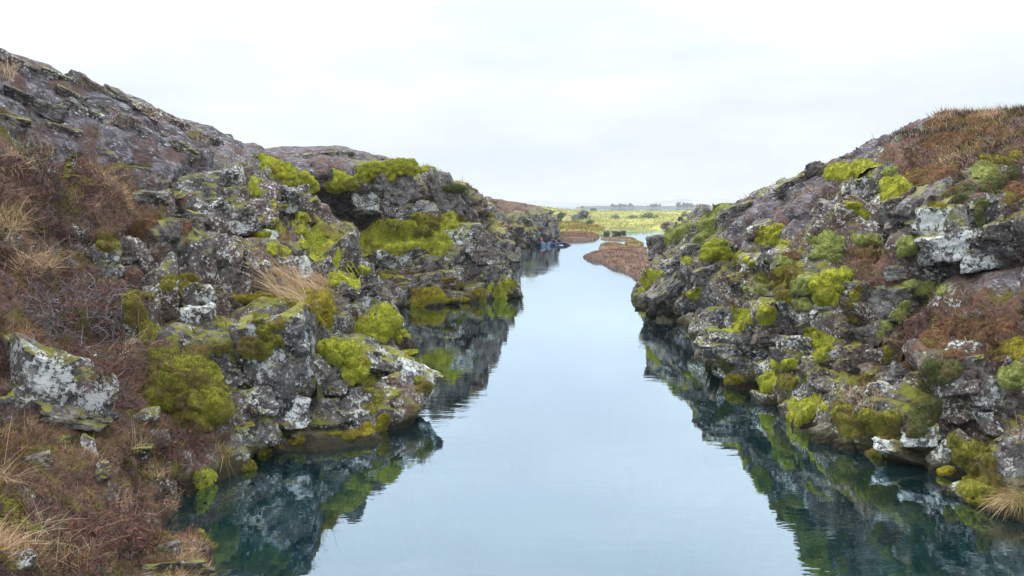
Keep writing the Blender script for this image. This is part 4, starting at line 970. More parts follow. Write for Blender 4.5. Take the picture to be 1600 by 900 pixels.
MR = [
 ('left one of two round lime cushions on the right skyline','bright',[(1312,270,46,32),(1296,270,20,22)]),
 ('right one of two round lime cushions on the right skyline','bright',[(1346,266,44,32),(1358,262,28,24)]),
 ('tiny pale moss cushion right of the skyline pair','grey',[(1394,265,24,14),(1384,272,20,8)]),
 ('yellow and brown moss ball below the skyline cushions','bright',[(1396,296,48,40),(1408,292,34,32),(1388,308,26,22)]),
 ('grey green moss dome in the heath near the right edge','grey',[(1536,267,38,28),(1548,262,26,18),(1526,276,20,16)]),
 ('dark grey green dome overhanging the hollow','dark',[(1498,304,44,28),(1510,298,30,22)]),
 ('dark moss curtain above the hollow at the right edge','dark',[(1550,292,40,22),(1566,282,34,22),(1584,268,30,24),(1536,318,30,18),(1530,340,20,40)]),
 ('olive moss knob at the right edge above the hollow','olive',[(1580,306,22,26),(1574,318,18,16)]),
 ('bright yellow cap of the white speckled boulder','gold',[(1460,320,34,11),(1472,325,18,9)]),
 ('yellow green moss strip above the speckled boulders','bright',[(1334,322,30,14),(1346,332,26,12),(1352,338,16,10)]),
 ('leaf shaped green moss on the rock left of the chalk white boulder','grey',[(1418,384,32,30),(1410,392,20,18),(1436,382,16,22)]),
 ('flat grey green moss patch above the mixed heath','grey',[(1352,376,44,20),(1338,372,20,14),(1366,380,20,12)]),
 ('green humps left of the great moss cascade','grey',[(1210,418,50,26),(1222,410,40,22),(1196,440,40,34),(1186,448,20,24)]),
 ('brown green drooping moss between two green humps','olive',[(1228,430,44,36),(1222,452,28,38),(1240,424,34,22)]),
 ('round grey green boulderlike cushion under the drooping moss','grey',[(1256,446,44,34),(1266,440,30,26)]),
 ('little green knob hanging under the round cushion','grey',[(1256,476,28,24)]),
 ('green moss pad on purple lava upper middle right bank','bright',[(1204,368,48,28),(1218,358,26,18),(1190,376,24,16)]),
 ('small moss pad below the purple lava','bright',[(1224,381,26,14)]),
 ('pair of small moss pads on the rock face','bright',[(1156,406,30,22),(1174,414,18,14)]),
 ('grey green moss cap on the ridge over the nose','grey',[(1128,328,36,20),(1116,336,26,16)]),
 ('moss strip at the far left end of the right ridge','grey',[(1056,364,26,24),(1048,372,18,18),(1068,356,20,14)]),
 ('two bright moss dots on the nose cliff','bright',[(1072,407,16,14)]),
 ('striped lime moss on the tilted slab of the nose','bright',[(1026,428,34,14),(1036,424,22,10),(1016,438,22,22),(1012,446,12,14)]),
 ('tiny lime moss at the water end of the nose','bright',[(1004,456,15,13)]),
 ('slanting lime strand on the nose slab','bright',[(1082,462,24,12),(1092,454,14,10)]),
 ('small green moss beside the nose crack','grey',[(1164,454,30,20)]),
 ('yellow green cushion over the long waterside boulder','bright',[(1158,498,60,30),(1144,506,40,24),(1176,492,34,24)]),
 ('brighter yellow cushion right of the waterside one','bright',[(1198,492,30,34)]),
 ('pale moss at the tip of the long waterside boulder','grey',[(1112,516,24,14)]),
 ('green moss wing right of the flat topped pale boulder','grey',[(1446,452,56,24),(1428,446,30,20),(1464,448,30,14)]),
 ('green moss strip slanting below the flat topped pale boulder','grey',[(1418,480,28,20),(1402,494,28,20),(1386,508,24,20),(1376,522,16,18)]),
 ('yellow green moss left of the flat topped pale boulder','olive',[(1336,462,20,26),(1324,478,26,20),(1342,450,16,16)]),
 ('moss flecks beside the leaning grey slab','olive',[(1332,498,22,14),(1268,516,26,10)]),
 ('bright lime forked moss on the broken rocks','bright',[(1278,525,40,18),(1288,540,30,28),(1282,556,26,22),(1264,524,18,16),(1298,530,20,14)]),
 ('slim green moss column under the moss strip','olive',[(1387,548,18,24),(1384,562,16,18)]),
 ('left hump of the twin green humps above the water','bright',[(1200,597,38,30),(1192,604,20,18)]),
 ('right hump of the twin green humps above the water','olive',[(1228,598,32,30)]),
 ('small moss mounds above the twin humps','bright',[(1230,569,32,20),(1214,566,20,14)]),
 ('flat grey green moss right of the twin humps','grey',[(1258,592,26,13),(1264,586,14,10)]),
 ('dark moss lump at the recess waterline','dark',[(1125,572,36,30),(1120,584,30,18)]),
 ('golden brown wet moss at the recess waterline','gold',[(1144,593,42,18)]),
 ('yellow cushion above the purple brown water stone','bright',[(1261,638,64,30),(1245,650,40,24),(1276,634,34,20)]),
 ('golden green cushion under the tan grass, left half','olive',[(1318,650,40,40),(1330,670,40,36),(1308,636,20,26)]),
 ('golden green cushion under the tan grass, right half','olive',[(1380,660,56,40),(1360,650,40,24),(1392,650,30,24)]),
 ('green moss above the tan grass cushion','olive',[(1342,594,34,20),(1358,600,20,12)]),
 ('big dark grey green mound below the red heath','dark',[(1466,582,64,44),(1450,590,40,34),(1486,578,34,34)]),
 ('yellow brown mound at the right edge of the heath','gold',[(1580,545,48,30),(1590,536,30,24)]),
 ('grey green mound hanging at the right edge','grey',[(1575,588,40,40),(1590,590,30,36)]),
 ('dark mossy mass above the pale bluish boulder','dark',[(1440,650,50,44),(1432,672,40,30),(1456,640,30,30)]),
 ('small yellow tongue on the dark mossy mass','gold',[(1444,643,14,20)]),
 ('green moss back of the sloping boulder in the water','olive',[(1510,712,50,40),(1532,732,44,44),(1548,756,34,34),(1492,690,34,34),(1520,760,40,34)]),
 ('golden foot of the sloping boulder at the waterline','gold',[(1530,782,40,16),(1478,735,34,20)]),
 ('olive moss under the overhang beside the water','olive',[(1405,738,44,16),(1360,712,30,20)]),
 ('rusty yellow moss along the upper right slope','gold',[(1560,250,40,12),(1590,244,24,16),(1540,246,24,10)]),
]
mound('big brown and gold mossy mound above the near water', 'olive', [(290,610,120,116),(250,600,90,90),(328,636,60,64),(275,560,96,50),(230,630,64,64),(300,660,80,50)], GL, 1, .8, -.25)
mound('lime cushion at the top of the moss strip under the left ridge', 'bright', [(410,254,34,30),(402,262,24,20)], GL)
mound('lime cushion in the middle of the moss strip under the left ridge', 'bright', [(440,271,52,32),(425,263,34,24),(452,282,26,22)], GL)
mound('lime cushion at the lower end of the moss strip, left of the cave', 'bright', [(468,286,44,36),(475,298,22,24),(485,286,26,26)], GL)
mound('wide lime overhang on the rim directly above the cave', 'bright', [(522,283,54,38),(500,275,36,28),(543,289,32,26)], GL)
mound('lime cushion right of the overhang on the plateau rim', 'bright', [(588,270,54,32),(570,277,28,18)], GL)
mound('lime cushion at the highest point of the plateau rim', 'bright', [(624,262,58,28),(608,276,22,22),(640,266,30,20)], GL)
mound('flat lime cushion near the sky at the right of the plateau rim', 'bright', [(662,268,46,20),(681,274,28,14)], GL)
mound('dark green moss cap on the cliff corner by the sky', 'dark', [(706,294,36,16),(692,290,22,14)], GL)
mound('golden moss cap at the water under hanging thin grass', 'gold', [(378,736,44,36),(392,730,24,26),(364,746,28,20)], GL)
mound('small golden moss knob second along the left waterline', 'gold', [(412,705,30,22)], GL)
mound('tiny golden moss knob where the left waterline bends', 'gold', [(463,690,26,18),(452,692,16,12)], GL)
mound('tiny golden moss knob left of the waterline bend', 'gold', [(436,695,22,14)], GL)
mound('low golden moss rim under the tall lichened boulder cliff', 'gold', [(536,680,46,15),(516,684,28,12)], GL)
mound('broad lime moss hump cascade above the left water tip', 'bright', [(572,520,62,46),(545,514,52,36),(523,523,46,34),(596,510,46,40),(568,546,44,36),(594,492,36,26)], GL)
mound('largest lime moss pillow hanging over the left shore', 'bright', [(535,564,72,58),(556,574,44,48),(514,556,38,46),(545,588,44,28)], GL)
mound('two lime moss humps nearest the cove water', 'bright', [(624,528,36,38),(614,508,32,30),(618,497,28,20)], GL)
mound('lower lime lobe of the great moss cascade', 'bright', [(1306,448,60,44),(1320,436,44,36),(1294,460,32,36)], GR)
mound('great grey green moss cascade in the middle of the right bank', 'grey', [(1298,396,62,40),(1296,374,50,34),(1282,408,42,36),(1312,412,42,34),(1284,424,30,22)], GR, 1, .6)
mound('tall grey green moss drape above the lime ball', 'grey', [(1110,358,40,40),(1102,376,30,30),(1124,344,28,24)], GR, 1, .6)
mound('lime moss ball left on the right bank nose', 'bright', [(1120,388,44,32),(1131,394,24,24),(1107,396,20,22)], GR)
for lab, hue, lobes in ML: moss(lab, hue, lobes, GL, 1.15)
for lab, hue, lobes in MR: moss(lab, hue, lobes, GR)
HE = [
 ('reddish heather patch hanging over the brown block','heath',[(222,352,40,44),(236,342,30,24)],'left'),
 ('red heather strand in the crack beside the brown block','heath',[(290,366,12,60),(294,352,18,16)],'left'),
 ('reddish heath patch on the mid ledge of the left cliff','heath',[(448,366,34,34),(440,350,30,16)],'left'),
 ('red brown heather at the edge of the plateau moss','heath',[(570,262,30,10)],'left'),
 ('dark red heather hump on the right ridge skyline','heath',[(1462,196,36,18),(1480,190,24,14)],'right'),
 ('brown heather mat below the right ridge','heath',[(1480,218,60,22),(1510,214,40,18),(1450,224,34,14)],'right'),
 ('large brown heather cushion above the hollow','heath',[(1440,272,70,34),(1460,286,50,34),(1480,262,34,20)],'right'),
 ('rust brown heather near the right edge','heath',[(1590,290,40,50),(1580,240,30,20)],'right'),
 ('heather hump on the slope above the scree','heath',[(1530,190,44,22),(1560,206,44,22)],'right'),
 ('rust heather patch highest on the left lava slope near the straw tuft','heath',[(60,225,60,24),(85,236,40,20)],'left'),
 ('brown heather hollow in the middle of the upper left lava','heath',[(165,205,50,18),(190,214,40,14)],'left'),
 ('red heather between moss cascade and flat topped boulder','heath',[(1362,412,50,36),(1350,398,34,22)],'right'),
 ('red brown heather mat below the scree','heath',[(1500,510,80,34),(1540,520,60,40),(1460,530,50,34),(1570,510,44,30)],'right'),
 ('rusty heather tongue above the dark grey green mound','heath',[(1414,560,26,40),(1490,556,40,20)],'right'),
 ('small tan red heather patch beside the green humps','heath',[(1240,400,44,16),(1225,412,26,14)],'right'),
]
for lab, hue, lobes, sd_ in HE: moss(lab, hue, lobes, 'heather cushions on the %s bank' % sd_, .7, 1.3, 'heather_cushion', 'heather')

# ------------------------------------------------------------------ heather and turf that cover the gentler ground (nobody could count it)
ROCKS.build()
def heath_cover(bk, n, label):
    Q = bk.F; m = bk.mask[Q[:, 0], 0] + 0.25 * bk.mask[Q[:, 0], 2] * (bk.mask[Q[:, 0], 0] > .2)
    c = bk.V[Q].mean(1); ar = np.linalg.norm(np.cross(bk.V[Q[:, 1]] - bk.V[Q[:, 0]], bk.V[Q[:, 3]] - bk.V[Q[:, 0]]), axis=1)
    u, v, fw = project(c); d = np.linalg.norm(c - CAM, axis=1)
    Nn = bk.N.reshape(-1, 3)[Q[:, 0]]
    wgt = ar * np.clip((m + .75 * fbm(c * 1.6, 4, 811) - .52) * 3, 0, 1) / np.maximum(d, 5) ** 1.7
    wgt *= (u > -80) & (u < 1680) & (v < 960) & (c[:, 1] > 2) & (c[:, 1] < 45) & (c[:, 2] > .05) & (((c - CAM) * Nn).sum(1) < .25 * d)
    f = RNG.choice(len(Q), n, p=wgt / wgt.sum())
    a1, a2 = RNG.random((n, 1)), RNG.random((n, 1)); V = bk.V
    p = (V[Q[f, 0]] * (1 - a1) + V[Q[f, 1]] * a1) * (1 - a2) + (V[Q[f, 3]] * (1 - a1) + V[Q[f, 2]] * a1) * a2
    dd = d[f]; s = np.clip(dd / 9, .8, 3)
    D = Nn[f] * .7 + (0, 0, .35) + RNG.normal(size=(n, 3)) * .7; D /= np.linalg.norm(D, axis=1)[:, None]
    z1 = fbm(p * 1.3, 3, 821); z2 = fbm(p * 3.7, 3, 822); z3 = fbm(p * .8, 2, 823)
    pal = np.array([(.11, .06, .05), (.21, .10, .052), (.055, .037, .037), (.34, .23, .135), (.21, .18, .03), (.06, .07, .018), (.17, .14, .145)])
    pick = np.where(z1 > .44, 3, np.where(z2 > .35, 4, np.where(z2 < -.42, 5, np.where(z3 > .3, 1, np.where(z3 < -.3, 2, 0)))))
    pick = np.where(RNG.random(n) < .16, RNG.integers(0, 7, n), pick)
    ln = RNG.uniform(.02, .09, n) * s ** .7 * np.where(pick == 3, 1.8, 1)
    v_, q_, t_, tt, k = blades(p - D * .01, D, ln, RNG.uniform(.004, .009, n) * s, RNG.normal(size=(n, 3)) * .25, segs=1)
    cc = pal[pick] * RNG.uniform(.5, 1.6, (n, 1)) * np.clip(1 + .8 * fbm(p * 2.6, 3, 829), .35, 1.9)[:, None]
    return tag(link('heath', mesh_np('heath', v_, [t_], [M_BLADE], False, {'col': np.repeat(cc, k, 0)})), label, 'heath', kind='stuff')
heath_cover(LB, 135000, 'brown heather and dead turf covering the near left slope')
heath_cover(RB, 90000, 'brown heather and dead turf covering the upper right slope')

# ------------------------------------------------------------------ grass tufts
def tuft(label, u, v, w, n, length, lean, cols, group, stalks=0, spread=.6, name='grass_tuft'):
    r = ROCKS.pix(u, v)
    if r is None: print('tuft missed', label); return
    c, nn = r; k = c[1] / F; rad = w * .5 * k
    a = RNG.uniform(0, 6.283, n); q = rad * np.sqrt(RNG.random(n))
    right = np.array([1.0, 0, 0])
    p = np.zeros((n, 3))
    for i in range(n):
        du, dv = math.cos(a[i]) * q[i] / k, math.sin(a[i]) * q[i] * .55 / k
        h = ROCKS.pix(u + du, v + dv)
        p[i] = h[0] if h is not None and abs(h[0][1] - c[1]) < .25 * c[1] else c
    D = np.array([0, 0, 1.0]) + np.array(lean) * .6 + RNG.normal(size=(n, 3)) * spread * .6 + nn * .3
    D /= np.linalg.norm(D, axis=1)[:, None]
    ln = length * RNG.uniform(.5, 1.2, n); wd = np.full(n, max(.0035, .75 * k))
    bend = np.array(lean) * .7 + np.array([0, 0, -.35]) + RNG.normal(size=(n, 3)) * .25
    if stalks:
        ln[:stalks] *= 2.1; bend[:stalks] *= .3; D[:stalks] += RNG.normal(size=(stalks, 3)) * .7; D[:stalks] /= np.linalg.norm(D[:stalks], axis=1)[:, None]
        D[:stalks, 2] = np.abs(D[:stalks, 2])
    v_, q_, t_, tt, kk = blades(p - D * .02, D, ln, wd, bend, segs=4)
    cc = np.repeat(np.array(cols)[RNG.integers(0, len(cols), n)] * RNG.uniform(.75, 1.25, (n, 1)), kk, 0)
    return tag(link(name, mesh_np(name, v_, [q_, t_], [M_BLADE], False, {'col': cc})), label, 'grass', group)
STRAW = (.56, .43, .26); DUSTY = (.48, .33, .20); RUST = (.38, .18, .08); PINK = (.50, .33, .23); YEL = (.42, .33, .10); OLV = (.20, .19, .05)
GG = 'dry grass tufts on the banks'
TUFTS = [
 ('long blond hair like grass tuft combed to the left on top of the tall boulder',472,452,96,1100,.46,(-.8,.05,.05),[STRAW,DUSTY,PINK],0,.35),
 ('golden grass draping down beside the blond tuft',494,470,60,520,.30,(.25,-.2,-.3),[YEL,YEL,STRAW],0,.35),
 ('pinkish dry grass mass at the left edge under the lava slope',30,250,90,420,.22,(.1,0,.1),[PINK,STRAW,DUSTY],8,.9),
 ('small rusty orange grass tuft on the dark heath',72,238,26,140,.2,(0,0,.4),[RUST,STRAW],0,.5),
 ('straw tuft at the upper left edge below the rock peak',12,118,34,120,.3,(0,0,.3),[STRAW,PINK],0,.6),
 ('thick straw tuft cut by the left edge',14,350,60,380,.34,(.1,0,.1),[STRAW,YEL,DUSTY],9,.8),
 ('tuft with long straw stalks spraying over the dark heath',52,418,60,340,.30,(.25,0,.15),[STRAW,PINK,DUSTY],14,1.0),
 ('rust red grass mat above the green moss at the left edge',26,515,80,460,.15,(.2,0,0),[RUST,RUST,PINK],0,.7),
 ('pale peach grass lying on the brown mossy mound',225,562,80,340,.17,(-.3,0,-.1),[PINK,STRAW],0,.5),
 ('straw stalks on the ledge beside the hanging moss',215,540,40,120,.22,(.2,0,.1),[STRAW,DUSTY],5,.8),
 ('starburst of long straws in the middle of the near slope',213,702,24,120,.22,(0,0,.3),[STRAW,YEL],14,1.3),
 ('rusty yellow tuft below the starburst',243,742,36,230,.18,(0,0,.2),[RUST,YEL,STRAW],4,.8),
 ('soft tan tuft over the deep green moss near the shore',194,788,36,280,.17,(-.1,0,.2),[PINK,STRAW],0,.6),
 ('thin green grass hanging over the golden moss at the shore',352,706,30,110,.28,(.35,-.1,-.2),[OLV,STRAW,YEL],4,.7),
 ('tan grass beside the lime cushion near the shore',272,785,40,200,.14,(0,0,.1),[STRAW,PINK],3,.7),
 ('dead straw mat at the lower left corner',40,840,110,420,.22,(.3,0,.05),[STRAW,PINK,OLV],10,1.0),
 ('straw stalks standing in the bottom left heath',110,870,80,260,.22,(.1,0,.2),[STRAW,DUSTY,RUST],8,1.0),
 ('brown grass fringe above the left heath slope',20,690,70,320,.16,(.2,0,.1),[RUST,DUSTY,OLV],5,.8),
 ('tan grass by the near left frame edge',8,745,40,200,.26,(.3,0,.1),[STRAW,DUSTY],6,.9),
 ('faded tan grass in the cleft of the upper left lava',190,190,40,120,.16,(.2,0,.1),[PINK,RUST],0,.7),
 ('pale tan grass cap on the golden green cushion',1348,622,70,420,.13,(-.1,0,.05),[PINK,STRAW,(.5,.34,.2)],0,.6),
 ('blond grass hanging into the water at the right edge',1582,782,44,420,.30,(-.5,-.3,-.4),[STRAW,DUSTY,YEL],0,.4),
 ('few long straw stalks against the dark hollow at the right edge',1590,690,10,9,.34,(-.2,0,.3),[STRAW,YEL],3,.8),
 ('pale straw patch high on the right heath',1556,212,60,260,.13,(-.1,0,.2),[PINK,STRAW],6,.8),
 ('upright straw tuft on the right ridge heath',1548,184,50,160,.13,(0,0,.5),[STRAW,PINK],8,.5),
 ('pale straw streak beside the brown heather cushion',1492,252,60,240,.13,(-.2,0,.1),[PINK,STRAW],0,.7),
 ('small blond tuft at the edge of the scree',1500,498,26,160,.13,(0,0,.1),[STRAW,PINK],0,.7),
 ('short straw along the top of the scree',1490,462,40,160,.12,(0,0,.1),[PINK,DUSTY],0,.7),
 ('thin straws at the tip of the wedge boulder',668,588,12,12,.2,(.3,0,.3),[STRAW,YEL],2,.6),
]
for t in TUFTS:
    if t[1] < 330: t = (*t[:4], int(t[4] * .6), *t[5:])
    tuft(*t[:8], GG, *t[8:])

# bare twig shrub on the near left slope
def twig_shrub(label, u, v, w, h, n, cols):
    V, Tq, Cc = [], [], []; n0 = 0
    r = ROCKS.pix(u, v + h * .2)
    if r is None: return
    k = r[0][1] / F
    root = tag(empty('heather_shrub', r[0]), label, 'shrub', 'bare twig shrubs on the left slope'); VV, TT, CCC, m0 = [], [], [], 0
    for i in range(n):
        a, q = RNG.uniform(0, 6.283), math.sqrt(RNG.random())
        hh = ROCKS.pix(u + math.cos(a) * q * w * .5, v + math.sin(a) * q * h * .5)
        if hh is None or abs(hh[0][1] - r[0][1]) > 2: continue
        p = hh[0].copy(); d = unit(hh[1] * .6 + (0, 0, .5) + RNG.normal(size=3) * .6); c = np.array(cols[RNG.integers(len(cols))]) * RNG.uniform(.7, 1.3)
        L_ = RNG.uniform(.14, .34); todo = [(p, d, L_, .0055, 0)]
        while todo:
            p, d, l, rad, lev = todo.pop(); ns = 4
            for s in range(ns):
                d2 = unit(d + RNG.normal(size=3) * .28); p2 = p + d2 * l / ns; r1, r2 = rad * (1 - .5 * s / ns), rad * (1 - .5 * (s + 1) / ns)
                e1 = unit(np.cross(d2, (.3, .2, 1))); e2 = np.cross(d2, e1)
                ring = [p + (e1 * math.cos(t) + e2 * math.sin(t)) * r1 for t in (0, 2.09, 4.19)] + [p2 + (e1 * math.cos(t) + e2 * math.sin(t)) * r2 for t in (0, 2.09, 4.19)]
                V += ring; Tq += [[n0 + j, n0 + (j + 1) % 3, n0 + 3 + (j + 1) % 3, n0 + 3 + j] for j in range(3)]; Cc += [c] * 6; n0 += 6
                p, d = p2, d2
                if lev < 2 and RNG.random() < .5: todo.append((p, unit(d + RNG.normal(size=3) * .8), l * .55, rad * .6, lev + 1))
            if RNG.random() < .5:
                for _ in range(3):
                    VV += list(p + RNG.normal(size=(3, 3)) * .012); TT.append([m0, m0 + 1, m0 + 2]); CCC += [np.array((.16, .075, .055)) * RNG.uniform(.6, 1.4)] * 3; m0 += 3
    inv = -np.array(r[0])
    link('twigs', mesh_np('twigs', np.array(V) + inv, [np.array(Tq)], [M_BLADE], True, {'col': np.array(Cc)}), root)
    link('foliage', mesh_np('foliage', np.array(VV) + inv, [np.array(TT)], [M_BLADE], False, {'col': np.array(CCC)}), root)
GREYT = [(.25, .22, .24), (.17, .14, .15), (.13, .09, .085), (.30, .27, .28)]
twig_shrub('tangled bare grey twig shrub above the white lichened boulder', 115, 490, 170, 110, 320, GREYT)
twig_shrub('wiry brown twig shrub between white boulder and mossy mound', 190, 600, 80, 90, 130, [(.15, .10, .09), (.2, .16, .15), (.11, .06, .05)])
twig_shrub('low reddish twigs on the near slope beside the shore', 290, 710, 90, 80, 120, [(.15, .08, .065), (.2, .13, .11), (.11, .06, .05)])
twig_shrub('dark purple twig tangle under the upper moss mound', 90, 300, 120, 60, 160, [(.12, .08, .085), (.17, .12, .12), (.09, .06, .06)])
twig_shrub('reddish twig tangle in the bottom left corner', 170, 850, 160, 70, 150, [(.15, .08, .065), (.2, .14, .12), (.11, .06, .05)])

# ------------------------------------------------------------------ shrubs and rocks on the mossy flat
def flat_shrub(label, u, v, w, h, c1, name='shrub'):
    y = None
    # nearest flat point under the pixel
    uu, vv, ff = project(FLATP); k = np.argmin((uu - u) ** 2 + (vv - (v + h * .5)) ** 2 + 1e9 * (FLATP[:, 2] < 0)); b = FLATP[k]; kk = b[1] / F
    root = tag(empty(name, b), label, 'shrub', 'shrubs on the mossy flat'); W, H = w * kk * .5, h * kk
    n = 700; P = RNG.normal(size=(n, 3)); P /= np.linalg.norm(P, axis=1)[:, None]; P *= (RNG.random((n, 1)) ** .35); P[:, 2] = np.abs(P[:, 2])
    lob = 1 + .35 * fbm(P * 2 + u, 3, 31); P = P * lob[:, None] * (W, W, H)
    tri = (P[:, None] + RNG.normal(size=(n, 3, 3)) * .09 * max(.6, H)).reshape(-1, 3)
    cc = np.repeat(np.array(c1) * RNG.uniform(.5, 1.5, (n, 1)), 3, 0)
    link('foliage', mesh_np('foliage', tri, [np.arange(3 * n).reshape(-1, 3)], [M_BLADE], False, {'col': cc}), root)
    st, q = [], []
    for i in range(7):
        t = RNG.normal(size=3) * (.5 * W, .5 * W, 0) + (0, 0, H * .8); s = .03 * H + .02
        a = len(st); st += [(-s, 0, -.2), (s, 0, -.2), (0, s, -.2), tuple(t)]; q += [[a, a + 1, a + 3], [a + 1, a + 2, a + 3], [a + 2, a, a + 3]]
    link('trunk', mesh_np('trunk', np.array(st), [np.array(q)], [M_BLADE], False, {'col': np.full((len(st), 3), .09)}), root)
DG, BG_, GY = (.075, .11, .07), (.09, .14, .11), (.19, .195, .19)
for s in [('dark green shrub on the shore beside the receding cliff',876,337,16,11,DG),('grey leafless shrub behind the inlet, left of the tallest one',898,340,16,9,GY),
          ('tallest grey shrub on the flat behind the inlet',911,336,20,16,GY),('blue green round shrub on the inlet bank',921,348,20,9,BG_),
          ('small dark shrub on the skyline of the flat',925,327,14,4,DG),('low grey shrub in the middle of the flat',961,338,16,6,GY),('flat grey shrub right of the middle one',987,338,18,5,GY),
          ('broad grey green shrub far right on the flat',1014,337,28,9,(.11,.13,.11)),('little dark shrub before the right bank',1064,342,8,8,DG),('leaning grey shrub by the right bank ridge',1072,336,14,8,GY)]:
    flat_shrub(*s)
for u, v, w, h, lab in [(949,360,14,10,'dark squarish rock at the inlet shore'),(964,361,16,7,'low dark rock right of the squarish one at the inlet shore'),(975,360.5,12,6,'small rock closing the row at the inlet shore')]:
    p = on_water(u, v + h * .5, .1); a = w * .5 * p[1] / F
    tag(put_rock('boulder', frame((1, 0, 0), (0, 1, 0), (0, 0, 1), (a, a, h * .5 * p[1] / F * 1.2), p + (0, .4, h * .2 * p[1] / F)), int(u) % NSH, False, 'r'), lab, 'boulder', 'dark rocks at the inlet shore')

# ------------------------------------------------------------------ snorkellers drifting at the surface
def simple(name, rgb, rough):
    m, nt, b = newmat(name); pos = N(nt, 'ShaderNodeNewGeometry').outputs['Position']
    L(nt, scale_col(nt, col(nt, 0.0, rgb, rgb), rng(nt, noise(nt, pos, 30, 3), .3, .7, .8, 1.2)), b.inputs['Base Color']); b.inputs['Roughness'].default_value = rough; b.inputs['Specular IOR Level'].default_value = .4
    return m
M_SUIT = simple('drysuit_black', (.018, .02, .028), .5); M_BLUE = simple('drysuit_blue', (.014, .035, .085), .5); M_RED = simple('hood_red', (.5, .03, .06), .6)
M_SKIN = simple('skin', (.5, .32, .25), .55); M_FIN = simple('fin_white', (.75, .77, .8), .4); M_MASK = simple('mask_dark', (.01, .01, .012), .2)
def skin_obj(name, pts, edges, radii, mat, parent, root=0, sub=2):
    me = bpy.data.meshes.new(name); me.from_pydata([tuple(p) for p in pts], edges, []); me.materials.append(mat)
    o = link(name, me, parent); o.modifiers.new('skin', 'SKIN'); sv_ = me.skin_vertices[0].data
    for k, r in enumerate(radii): sv_[k].radius = (r, r) if not isinstance(r, tuple) else r; sv_[k].use_root = k == root
    s = o.modifiers.new('sub', 'SUBSURF'); s.levels = s.render_levels = sub
    for p in me.polygons: p.use_smooth = True
    return o
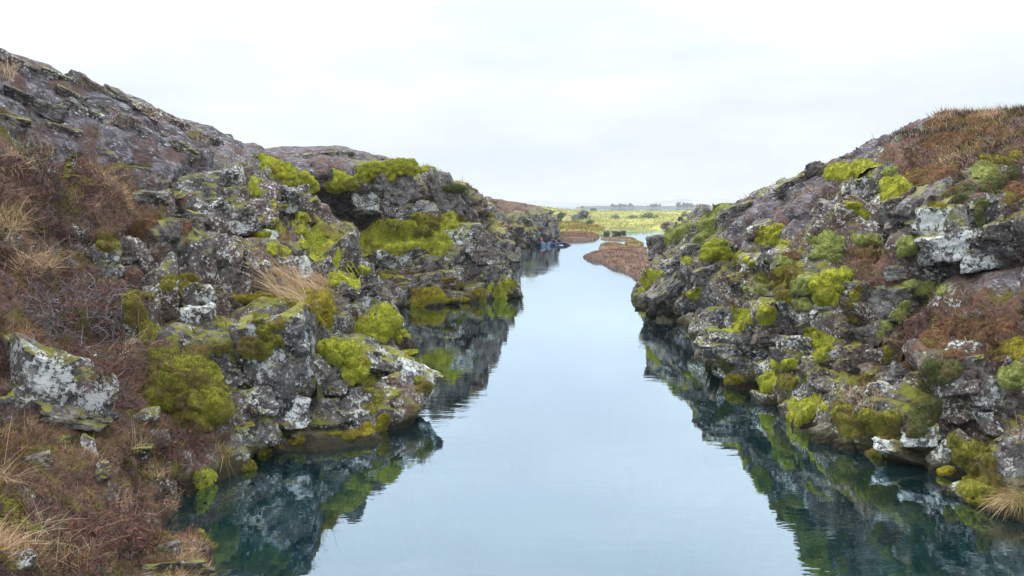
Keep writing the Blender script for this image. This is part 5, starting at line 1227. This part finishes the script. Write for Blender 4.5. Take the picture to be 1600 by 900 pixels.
def snorkeller(label, loc, rz, suit, hood, lift=0.0, fins=M_SUIT):
    """prone at the surface: head forward (+x), arms ahead, legs trailing with fins"""
    root = tag(empty('person', loc), label, 'person', 'snorkellers floating in the fissure'); root.rotation_euler = (0, -lift, rz)
    P = [(0,0,.02),(.22,0,.07),(.45,0,.10),(.60,0,.10),(.74,0,.13), (.52,.20,.06),(.72,.34,-.05),(.95,.24,-.08),(1.12,.16,-.06), (.52,-.20,.06),(.72,-.34,-.05),(.95,-.24,-.08),(1.12,-.16,-.06),
         (-.10,.11,.0),(-.50,.15,-.02),(-.92,.18,.03),(-1.02,.18,.05), (-.10,-.11,.0),(-.50,-.17,-.05),(-.92,-.20,-.02),(-1.02,-.2,0)]
    E = [(0,1),(1,2),(2,3),(3,4),(2,5),(5,6),(6,7),(7,8),(2,9),(9,10),(10,11),(11,12),(0,13),(13,14),(14,15),(15,16),(0,17),(17,18),(18,19),(19,20)]
    R = [.17,.16,.19,.10,.07,.085,.065,.055,.045,.085,.065,.055,.045,.12,.085,.06,.055,.12,.085,.06,.055]
    skin_obj('body', P, E, R, suit, root)
    hd, f = ico(3); V = hd * (.13, .105, .135); V[:, 2] += .02 * (hd[:, 0] > .3); V += (.84, 0, .19)
    h = link('head', mesh_np('head', V, [f], [hood], True), root)
    V = ico(2)[0] * (.035, .085, .05) + (.955, 0, .175); link('face', mesh_np('face', ico(2)[0] * (.05, .07, .085) + (.925, 0, .15), [ico(2)[1]], [M_SKIN], True), h)
    link('mask', mesh_np('mask', V, [ico(2)[1]], [M_MASK], True), h)
    skin_obj('snorkel', [(.95, .06, .11), (.95, .13, .12), (.90, .14, .25), (.80, .14, .40)], [(0, 1), (1, 2), (2, 3)], [.012] * 4, M_RED if hood is not M_RED else M_MASK, h, 0, 1)
    for s, (x, y, z) in ((1, (-1.02, .18, .05)), (-1, (-1.02, -.2, 0))):
        v = [(x+.1,y-.05,z-.02),(x+.1,y+.05,z-.02),(x+.1,y+.05,z+.03),(x+.1,y-.05,z+.03),(x-.28,y-.09,z+.02),(x-.28,y+.09,z+.02),(x-.28,y+.09,z+.04),(x-.28,y-.09,z+.04),(x-.5,y-.11,z+.10),(x-.5,y+.11,z+.10),(x-.5,y+.11,z+.11),(x-.5,y-.11,z+.11)]
        q = [[0,1,2,3]] + [[a+j, a+(j+1)%4, a+4+(j+1)%4, a+4+j] for a in (0,4) for j in range(4)] + [[8,9,10,11]]
        link('fin', mesh_np('fin', np.array(v), [np.array(q)], [fins], False), root)
    return root
p = on_water(849, 385.5); snorkeller('snorkeller in red hood and pale fins nearest the left cliff', (p[0], p[1], .02), 1.75, M_BLUE, M_RED, .30, M_FIN)
p = on_water(856, 384.5); snorkeller('snorkeller in blue suit with a humped back beside the red hood', (p[0], p[1], .06), 1.2, M_BLUE, M_SUIT, .12)
p = on_water(870, 380.5); snorkeller('snorkeller in dark blue suit in the middle of the group', (p[0], p[1], .04), 2.2, M_BLUE, M_SUIT, .15)
p = on_water(888, 383.5); snorkeller('black suited snorkeller stretched out at the right end of the group', (p[0], p[1], -.02), 2.85, M_SUIT, M_SUIT, .24)

# ------------------------------------------------------------------ air: the far shore fades to pale blue
m = bpy.data.materials.new('pale_air'); m.use_nodes = True; nt_ = m.node_tree; nt_.nodes.clear()
o_ = N(nt_, 'ShaderNodeOutputMaterial'); pv = N(nt_, 'ShaderNodeVolumePrincipled'); pv.inputs['Density'].default_value = 0.0004; pv.inputs['Color'].default_value = (0.95, 0.975, 1.0, 1); pv.inputs['Anisotropy'].default_value = 0.1
L(nt_, pv.outputs[0], o_.inputs['Volume'])
x0, x1, y0, y1, z0, z1 = -6600, 6600, -80, 6600, -9, 95
hv = np.array([(x, y, z) for z in (z0, z1) for y in (y0, y1) for x in (x0, x1)], float)
hq = np.array([[0, 2, 3, 1], [4, 5, 7, 6], [0, 1, 5, 4], [2, 6, 7, 3], [0, 4, 6, 2], [1, 3, 7, 5]])
tag(link('haze', mesh_np('haze', hv, [hq], [m], False)), 'pale damp air over the lake', 'haze', kind='stuff')
